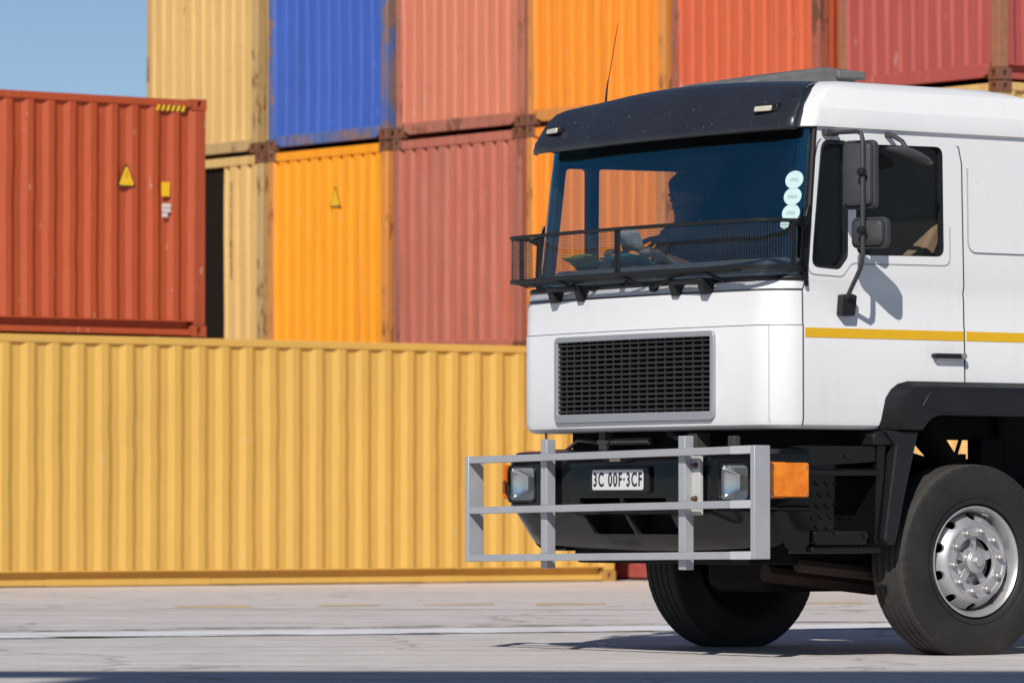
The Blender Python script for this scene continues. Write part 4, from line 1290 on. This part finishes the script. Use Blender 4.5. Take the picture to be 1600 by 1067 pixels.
# --- wheels
def tyre_profile():
    R0, Rs = .537, .525
    hw = .148
    p = [(.294, -.095), (.308, -.102), (.322, -.124), (.36, -.148), (.42, -.153), (.47, -.149), (.505, -.143), (.518, -.140), (.528, -.132), (.533, -.122)]
    for g in (-.078, -.027, .027, .078):
        p += [(R0 - .001, g - .0065), (R0 - .016, g - .004), (R0 - .016, g + .004), (R0 - .001, g + .0065)]
    q = [(r, -o) for r, o in reversed(p[:10])]
    return p + q
def make_wheel(y, s):
    """s = -1 for the side facing the camera; outward is s"""
    c = (0, y, .515)
    w = thing_wheel = MB().lathe([(.20, -.03), (.20, .03)], c, 32).build("wheel", MAT['under'], truck)
    tb = MB().lathe(tyre_profile(), c, 240, closed=True, flat_z=.001)
    for k, v in enumerate(tb.v):                                   # sipes along both shoulders
        rr = math.hypot(v[0] - c[0], v[2] - c[2])
        n_pr = len(tyre_profile())
        if .515 < rr < .5285 and (k // n_pr) % 5 == 0 and v[2] > .03:
            f = (rr - .004) / rr
            tb.v[k] = (c[0] + (v[0] - c[0]) * f, v[1] - (.002 if v[1] > c[1] else -.002), c[2] + (v[2] - c[2]) * f)
    to_ = tb.build("tyre", MAT['rubber'], w, smooth=28)
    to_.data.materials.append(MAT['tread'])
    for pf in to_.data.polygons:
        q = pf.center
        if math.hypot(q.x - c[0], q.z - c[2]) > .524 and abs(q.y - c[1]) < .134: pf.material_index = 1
    MB().lathe([(.318, s * .137), (.325, s * .142), (.335, s * .1435), (.34, s * .1455), (.346, s * .145)], c, 96, cap=False).build("bead_ring", MAT['rubber'], w)
    # rim: outer flange and barrel, then the dished disc
    o_ = s * .126
    MB().lathe([(.272, o_ - s * .20), (.268, o_ - s * .09), (.276, o_ - s * .035), (.286, o_ - s * .012), (.292, o_ - s * .002), (.300, o_ + s * .006), (.306, o_ + s * .004), (.306, o_ - s * .004), (.296, o_ - s * .012)], c, 96, cap=False).build("rim", MAT['rim'], w, smooth=35)
    disc = MB().lathe([(.2665, o_ - s * .085), (.2660, o_ - s * .070), (.258, o_ - s * .052), (.245, o_ - s * .030), (.228, o_ - s * .008), (.214, o_ + s * .004), (.204, o_ + s * .008), (.196, o_ + s * .006), (.190, o_ + s * .001),
                       (.142, o_ + s * .001), (.139, o_ - s * .004), (.138, o_ - s * .02), (.13, o_ - s * .02), (.13, o_ - s * .012), (.19, o_ - s * .010), (.21, o_ - s * .006), (.236, o_ - s * .035), (.250, o_ - s * .065), (.252, o_ - s * .085)], c, 96, closed=True)
    do = disc.build("wheel_disc", MAT['rim'], w, smooth=35)
    do.parent = None
    hh = MB()
    for i in range(10):
        a = 2 * math.pi * (i + .5) / 10
        rr = .2475
        pr = []
        for k in range(14):
            b = 2 * math.pi * k / 14
            u, v = .020 * math.cos(b), .0285 * math.sin(b)
            pr.append((c[0] + (rr + u) * math.cos(a) - v * math.sin(a), c[2] + (rr + u) * math.sin(a) + v * math.cos(a)))
        hh.prism(pr, y + s * -.1, y + s * .3)
    cut(do, [(hh, MAT["rim"])], 35)
    do.parent = w
    # dark brake drum behind, closing the barrel from the inside
    MB().lathe([(0, o_ - s * .215), (.288, o_ - s * .215), (.292, o_ - s * .235), (0, o_ - s * .25)], c, 40).build("backing_plate", MAT['under'], w)
    MB().lathe([(.0, o_ - s * .10), (.225, o_ - s * .10), (.225, o_ - s * .22), (0, o_ - s * .22)], c, 40).build("brake_drum", MAT['under'], w)
    # hub: recessed star-shaped hub with cap and hexagon
    hub = MB().lathe([(0, o_ - s * .08), (.137, o_ - s * .08), (.137, o_ - s * .06), (.085, o_ - s * .055), (.070, o_ - s * .03), (.066, o_ + s * .006), (.060, o_ + s * .012), (.055, o_ + s * .012), (.052, o_ + s * .018), (0, o_ + s * .018)], c, 48)
    for i in range(5):
        a = 2 * math.pi * i / 5 + .3
        d = Vector((math.cos(a), 0, math.sin(a))); tt = Vector((-math.sin(a), 0, math.cos(a)))
        hub.obox(Vector(c) + d * .10 + Vector((0, o_ - s * .045, 0)), d * .036, Vector((0, .022, 0)), tt * .022)
    hub.build("hub", MAT['rim'], w, smooth=35, bevel=.004)
    MB().lathe([(0, o_ + s * .018), (.031, o_ + s * .018), (.031, o_ + s * .034), (.027, o_ + s * .038), (0, o_ + s * .038)], c, 6).build("hub_nut", MAT['rim'], w, bevel=.003)
    for i in range(10):
        a = 2 * math.pi * i / 10 + .12
        cc = (c[0] + .1675 * math.cos(a), c[1], c[2] + .1675 * math.sin(a))
        sdb = MB().lathe([(0, o_), (.021, o_), (.021, o_ + s * .004), (.0175, o_ + s * .006)], cc, 14)
        sdb.lathe([(.0165, o_ + s * .004), (.0165, o_ + s * .020), (.013, o_ + s * .024), (0, o_ + s * .024)], cc, 6)
        sdb.lathe([(.0095, o_ + s * .02), (.0095, o_ + s * .036), (.007, o_ + s * .040), (0, o_ + s * .040)], cc, 10)
        sdb.build("wheel_nut", MAT['bolt'], w, smooth=30)
    # valve
    MB().tube([(c[0] + .07, y + o_ - s * .03, c[2] + .262), (c[0] + .085, y + o_ + s * .005, c[2] + .25)], .005, 6).build("valve", MAT['bolt'], w)
    return w
make_wheel(-1.055, -1)
make_wheel(1.03, 1)

# --- chassis and running gear
ch = MB()
for s in (-1, 1):
    ch.box(-1.33, 3.0, s * .43 - .04, s * .43 + .04, .70, .97)
ch.box(-1.36, -1.24, -.9, .9, .62, .86)
chs = ch.build("chassis", MAT['under'], truck, bevel=.006)
MB().prism([(-1.30, .62), (-1.36, 1.16), (-1.28, 1.26), (-.75, 1.40), (-.68, 1.36), (-.72, .95), (-.55, .62)], -.52, .60).build("engine", MAT['under'], truck, bevel=.02)
cr = MB().tube([(-1.40, .42, 1.175), (-1.40, -.06, 1.180)], .022, 10)
cr.tube([(-1.40, .9, 1.06), (-1.40, .62, 1.19), (-1.39, .42, 1.175)], .012, 8)
for bx_ in ((-1.42, -1.36, .34, .40, 1.12, 1.24), (-1.43, -1.33, -.52, -.44, 1.13, 1.22), (-1.42, -1.38, -.85, -.79, 1.12, 1.20)):
    MB().box(*bx_).build("cab_bracket", plain("dusty_bracket", (.05, .048, .046), .6, var=.3), truck, bevel=.003)
MB().tube([(-1.36, .98, 1.10), (-1.41, .93, 1.25)], .008, 6).build("stay_rod", MAT['bolt'], truck)
MB().tube([(-1.38, -.2, 1.22), (-1.44, -.42, 1.17), (-1.40, -.52, 1.12)], .016, 8).build("hose", MAT['black_plastic'], truck)
MB().tube([(-1.42, .30, 1.20), (-1.46, .26, 1.13)], .006, 6).build("cable", MAT['black_plastic'], truck)
cr.build("cab_lift_linkage", plain("dusty_linkage", (.05, .048, .046), .6, var=.3), truck, bevel=.003)
MB().box(-1.36, -.70, -.98, .98, 1.395, 1.425).build("cab_floor", MAT['under'], truck)
MB().box(-1.24, -.56, -1.0, .90, 1.05, 1.36).build("cab_subframe", MAT['under'], truck)
ax_ = MB().tube([(0, -.90, .515), (0, -.72, .50), (-.02, -.55, .40), (-.02, .55, .40), (0, .72, .50), (0, .90, .515)], .065, 12)
ax_.tube([(-.25, -.82, .43), (-.25, .82, .43)], .024, 8).tube([(-.30, -.45, .60), (.6, -.45, .62)], .05, square=True).tube([(-.30, .45, .60), (.6, .45, .62)], .05, square=True)
ax_.build("front_axle", MAT['axle'], truck)
MB().tube([(-.95, -.80, .50), (-.35, -.85, .44)], .04, 8).tube([(-.9, -.45, .45), (-.12, -.45, .37)], .05, 8).build("steering_link", MAT['axle'], truck)
MB().prism(rrect(-.75, .30, .34, .60, .08), -.25, .28).build("oil_pan", MAT['under'], truck, bevel=.03)
MB().prism(rrect(-1.30, -.55, .50, .74, .04), -.80, .80).build("front_crossmember", MAT['under'], truck, bevel=.01)
sp_ = MB()
sp_.box(-.30, .75, -.56, -.48, 1.195, 1.318).box(-.42, -.16, -.54, -.46, 1.25, 1.44).box(.22, .80, -.54, -.48, 1.25, 1.46)
sp_.tube([(.02, -.60, 1.33), (.13, -.60, 1.22), (.30, -.58, 1.06)], [.06, .085, .07], 14).tube([(-.08, -.62, 1.20), (-.07, -.62, 1.05)], .012, 8)
sp_.box(.30, .44, -.58, -.50, 1.05, 1.115).box(-.2, -.10, -.6, -.5, 1.04, 1.10).tube([(.36, -.58, 1.10), (.40, -.58, 1.20)], .012, 6).box(.52, .70, -.62, -.5, 1.0, 1.2)
sp_.tube([(.06, -.6, 1.36), (.10, -.6, 1.41), (.16, -.6, 1.37), (.22, -.6, 1.42)], .008, 6)
for s in (-1, 1):
    sp_.tube([(-.25, s * .62, .60), (-.17, s * .60, 1.10)], .035, 10)
    sp_.tube([(.25, s * .66, .78), (.25, s * .66, 1.02)], [.10, .12], 14)
    sp_.tube([(-.30, s * .55, 1.06), (-.05, s * .58, 1.12), (.20, s * .55, 1.07), (.5, s * .5, 1.05)], .022, 8)
    sp_.tube([(-.42, s * .48, 1.20), (-.20, s * .46, 1.10), (.0, s * .46, 1.16), (.25, s * .46, 1.28)], .05, 8)
    sp_.tube([(-.32, s * .5, 1.28), (-.27, s * .5, 1.33), (-.21, s * .5, 1.29), (-.15, s * .5, 1.33)], .008, 6)
    sp_.box(-.36, -.28, s * .5 - .05, s * .5 + .05, 1.02, 1.10)
sp_.build("suspension", MAT['under'], truck)
MB().box(.34, 1.3, -.40, .60, .62, 1.09).box(.66, 1.3, -.62, -.48, .80, 1.44).build("gearbox", MAT['under'], truck, bevel=.03)
# rear bogie and fuel tank beyond the picture edge
MB().prism(rrect(.85, 1.9, .48, 1.0, .08), -1.2, -.62).build("fuel_tank", MAT['grille_frame'], truck, bevel=.02)

# --- cab interior
MB().prism([(-1.37, 1.45), (-1.37, 2.06), (-1.30, 2.16), (-1.06, 2.175), (-.98, 2.05), (-1.02, 1.5)], -1.0, 1.0).build("dashboard", plain("dashboard_grey", (.075, .085, .09), .7), truck, bevel=.03, seg=3)
MB().prism([(-1.22, 2.12), (-1.18, 2.22), (-1.05, 2.21), (-.98, 2.05)], .34, .88).build("instrument_hood", MAT['dark_trim'], truck, bevel=.02)
def seat(y):
    s_ = MB().prism(rpoly([(-.82, 1.62), (-.30, 1.60), (-.28, 1.74), (-.80, 1.78)], .04), y - .25, y + .25).build("seat", MAT['dark_trim'], truck, bevel=.02)
    bkp = rpoly([(-.40, 1.72), (-.22, 1.70), (.10, 2.25), (.26, 2.42), (.20, 2.47), (.02, 2.42), (-.12, 2.20)], .05)
    b_ = MB().prism(bkp, y - .24, y + .24).build("backrest", MAT['tan'], s_, bevel=.03, seg=3)
    MB().prism(rpoly([(-.06, 2.15), (.10, 2.15), (.20, 2.36), (.08, 2.40)], .03), y - .25, y - .235).build("seat_pad", MAT['dark_trim'], b_)
    MB().box(-.75, -.35, y - .2, y + .2, 1.42, 1.62).build("seat_base", MAT['dark_trim'], s_)
    return s_
seat(-.60)
# driver's upright seat
s_ = MB().prism(rpoly([(-.85, 1.70), (-.36, 1.66), (-.34, 1.80), (-.83, 1.84)], .04), .35, .88).build("seat", MAT['dark_trim'], truck, bevel=.02)
MB().prism(rpoly([(-.46, 1.76), (-.34, 1.74), (-.22, 2.42), (-.34, 2.44)], .04), .37, .86).build("backrest", MAT['dark_trim'], s_, bevel=.03, seg=3)
MB().box(-.75, -.40, .42, .80, 1.42, 1.70).build("seat_base", MAT['dark_trim'], s_)
# steering wheel
sw = MB()
cx_, cy_, cz_ = -.98, .655, 2.22
tl_ = R(38)
ringp = []
for i in range(33):
    a = 2 * math.pi * i / 32
    ringp.append((cx_ + .225 * math.cos(a) * math.cos(tl_), cy_ + .225 * math.sin(a), cz_ + .225 * math.cos(a) * math.sin(tl_)))
sw.tube(ringp, .015, 8, cap=False)
for a in (0.4, math.pi - .4, math.pi * 1.5):
    sw.tube([(cx_, cy_, cz_), (cx_ + .22 * math.cos(a + math.pi / 2) * math.cos(tl_), cy_ + .22 * math.sin(a + math.pi / 2), cz_ + .22 * math.cos(a + math.pi / 2) * math.sin(tl_))], .012, 6)
sw.lathe([(0, -.02), (.06, -.015), (.06, .015), (0, .02)], (cx_, cy_, cz_), 16, 'z')
sw.tube([(cx_, cy_, cz_), (cx_ - .15, cy_, cz_ - .35)], .03, 8)
sw.build("steering_wheel", MAT['black_plastic'], truck)
# sun blind and header inside
MB().box(.70, .72, -1.1, 1.1, 1.45, 2.95).build("bunk_curtain", plain("curtain_grey", (.16, .17, .18), .9), truck)

TM = Matrix.Translation((1.879, 28.514, 0)) @ Matrix.Rotation(TA, 4, 'Z')

# ------------------------------------------------------------------ the driver
def skin_body(verts, edges, name):
    """verts: (x,y,z,rx,ry)"""
    me = bpy.data.meshes.new(name)
    me.from_pydata([v[:3] for v in verts], edges, [])
    o = bpy.data.objects.new(name, me); COL.objects.link(o)
    o.modifiers.new("skin", 'SKIN')
    dat = me.skin_vertices[0].data
    for i, v in enumerate(verts):
        dat[i].radius = (v[3], v[4]); dat[i].use_root = (i == 0)
    m = o.modifiers.new("sub", 'SUBSURF'); m.levels = 2; m.render_levels = 2
    bake(o, 60)
    return o
D = []; E_ = []
def dv(*a):
    D.append(a); return len(D) - 1
def de(*ids):
    for a, b in zip(ids, ids[1:]): E_.append((a, b))
DY = .655
pel = dv(-.56, DY, 1.92, .15, .13)
bel = dv(-.57, DY, 2.08, .15, .125)
chst = dv(-.585, DY, 2.27, .165, .12)
shc = dv(-.59, DY, 2.385, .11, .09)
nk = dv(-.605, DY, 2.46, .058, .058)
hd0 = dv(-.612, DY - .015, 2.525, .088, .092)
hd1 = dv(-.618, DY - .018, 2.60, .106, .114)
hd2 = dv(-.618, DY - .018, 2.662, .094, .098)
de(pel, bel, chst, shc, nk, hd0, hd1, hd2)
for s in (-1, 1):
    a0 = dv(-.59, DY + s * .18, 2.375, .062, .062)
    a1 = dv(-.66, DY + s * .25, 2.15, .047, .047)
    a2 = dv(-.82, DY + s * .23, 2.19, .038, .038)
    a3 = dv(-.935, DY + s * .185, 2.245, .028, .03)
    a4 = dv(-.985, DY + s * .175, 2.265, .026, .034)
    de(shc, a0, a1, a2, a3, a4)
    l0 = dv(-.64, DY + s * .10, 1.90, .085, .085)
    l1 = dv(-.95, DY + s * .13, 1.89, .065, .065)
    l2 = dv(-1.0, DY + s * .13, 1.55, .05, .05)
    l3 = dv(-1.04, DY + s * .13, 1.46, .04, .045)
    l4 = dv(-1.14, DY + s * .13, 1.45, .035, .035)
    de(pel, l0, l1, l2, l3, l4)
body = skin_body(D, E_, "person")
body.data.materials.append(MAT['skin'])
body.matrix_world = TM
tag(body, "driver in a dark shirt seated behind the windscreen with both hands at the steering wheel", "person")
def man(mb, name, mat, **k):
    return mb.build(name, mat, body, **k)
# shirt: a loose shell over the torso and arms
SV = [(-.56, DY, 1.93, .163, .143), (-.57, DY, 2.08, .165, .138), (-.585, DY, 2.27, .178, .132), (-.59, DY, 2.375, .125, .10), (-.60, DY, 2.43, .068, .066)]
SE = [(0, 1), (1, 2), (2, 3), (3, 4)]
for s in (-1, 1):
    b0 = len(SV)
    SV += [(-.59, DY + s * .18, 2.375, .072, .072), (-.66, DY + s * .25, 2.15, .056, .056), (-.80, DY + s * .232, 2.185, .046, .046)]
    SE += [(3, b0), (b0, b0 + 1), (b0 + 1, b0 + 2)]
sh = skin_body(SV, SE, "shirt"); sh.data.materials.append(MAT['cloth']); sh.parent = body
# hair cap, nose, ears, eyes, fingers
hair = MB()
rows = []
for z, r_, dx in ((2.60, .116, .014), (2.65, .121, .010), (2.695, .108, .004), (2.727, .072, 0), (2.742, .022, 0)):
    rows.append([(-.612 + dx + r_ * 1.05 * math.cos(2 * math.pi * i / 20), DY - .018 + r_ * .92 * math.sin(2 * math.pi * i / 20), z + .03 * max(0, -math.cos(2 * math.pi * i / 20)) * (1 if z < 2.66 else 0)) for i in range(20)])
man(hair.loft(rows), "hair", MAT['hair'], smooth=60)
man(MB().prism([(-.722, 2.60), (-.741, 2.570), (-.718, 2.562)], DY - .035, DY - .003), "nose", MAT['skin'], bevel=.006, seg=3)
for s in (-1, 1):
    man(MB().lathe([(0, -.012), (.024, -.008), (.028, 0), (.018, .01), (0, .008)], (-.610, DY - .018 + s * .108, 2.59), 12, 'y'), "ear", MAT['skin'])
    man(MB().lathe([(0, -.011), (.011, -.004), (.011, .004), (0, .009)], (-.712, DY - .018 + s * .038, 2.607), 10, 'x'), "eye", plain("eye_brown", (.05, .035, .03), .3))
    for k in range(4):
        a = .25 + k * .1
        fz = 2.285 - .0 * k
        fy = DY + s * (.200 - k * .020)
        man(MB().tube([(-.985, fy, 2.275), (-1.028 - .004 * (k % 3), fy, 2.285), (-1.045, fy, 2.262), (-1.03, fy, 2.238), (-1.008, fy, 2.235)], [.010, .0095, .009, .008, .007], 7), "finger", MAT['skin'], smooth=60)
    man(MB().tube([(-.975, DY + s * .145, 2.27), (-1.0, DY + s * .125, 2.255), (-1.02, DY + s * .115, 2.245)], [.012, .011, .009], 7), "thumb", MAT['skin'], smooth=60)
man(MB().box(-.716, -.706, DY - .045, DY + .010, 2.526, 2.532), "mouth", plain("lips", (.06, .025, .02), .6), bevel=.002)

# ------------------------------------------------------------------ papers lying on the dashboard
def sheet(name, lab, cat, mat, x, y, z, w, l_, rot, tilt=0.0):
    mb = MB()
    rows = []
    for i in range(5):
        rows.append([(-l_ / 2 + l_ * j / 4, -w / 2 + w * i / 4, .012 * math.sin(i * 1.3 + j)) for j in range(5)])
    o = mb.grid(rows).build(name, mat, None, smooth=60, solid=.002)
    o.matrix_world = TM @ Matrix.Translation((x, y, z)) @ Matrix.Rotation(rot, 4, 'Z') @ Matrix.Rotation(tilt, 4, 'Y')
    return tag(o, lab, cat)
sheet("paper_sheet", "lime and white paper lying at the far corner of the truck's dashboard", "paper", MAT['paper_lime'], -1.24, .78, 2.20, .20, .24, .5, .35)
sheet("paper_sheet", "teal striped folder on the dashboard left of the guard's centre upright", "paper", MAT['paper_teal'], -1.20, .42, 2.20, .30, .20, .3, .3)
sheet("paper_sheet", "pale sheet propped up on the steering wheel in front of the driver", "paper", MAT['paper'], -1.04, .62, 2.33, .15, .15, .4, .9)
sheet("paper_sheet", "white and teal booklet on the dashboard right of the guard's centre upright", "paper", MAT['paper'], -1.22, .08, 2.20, .10, .28, .2, .3)
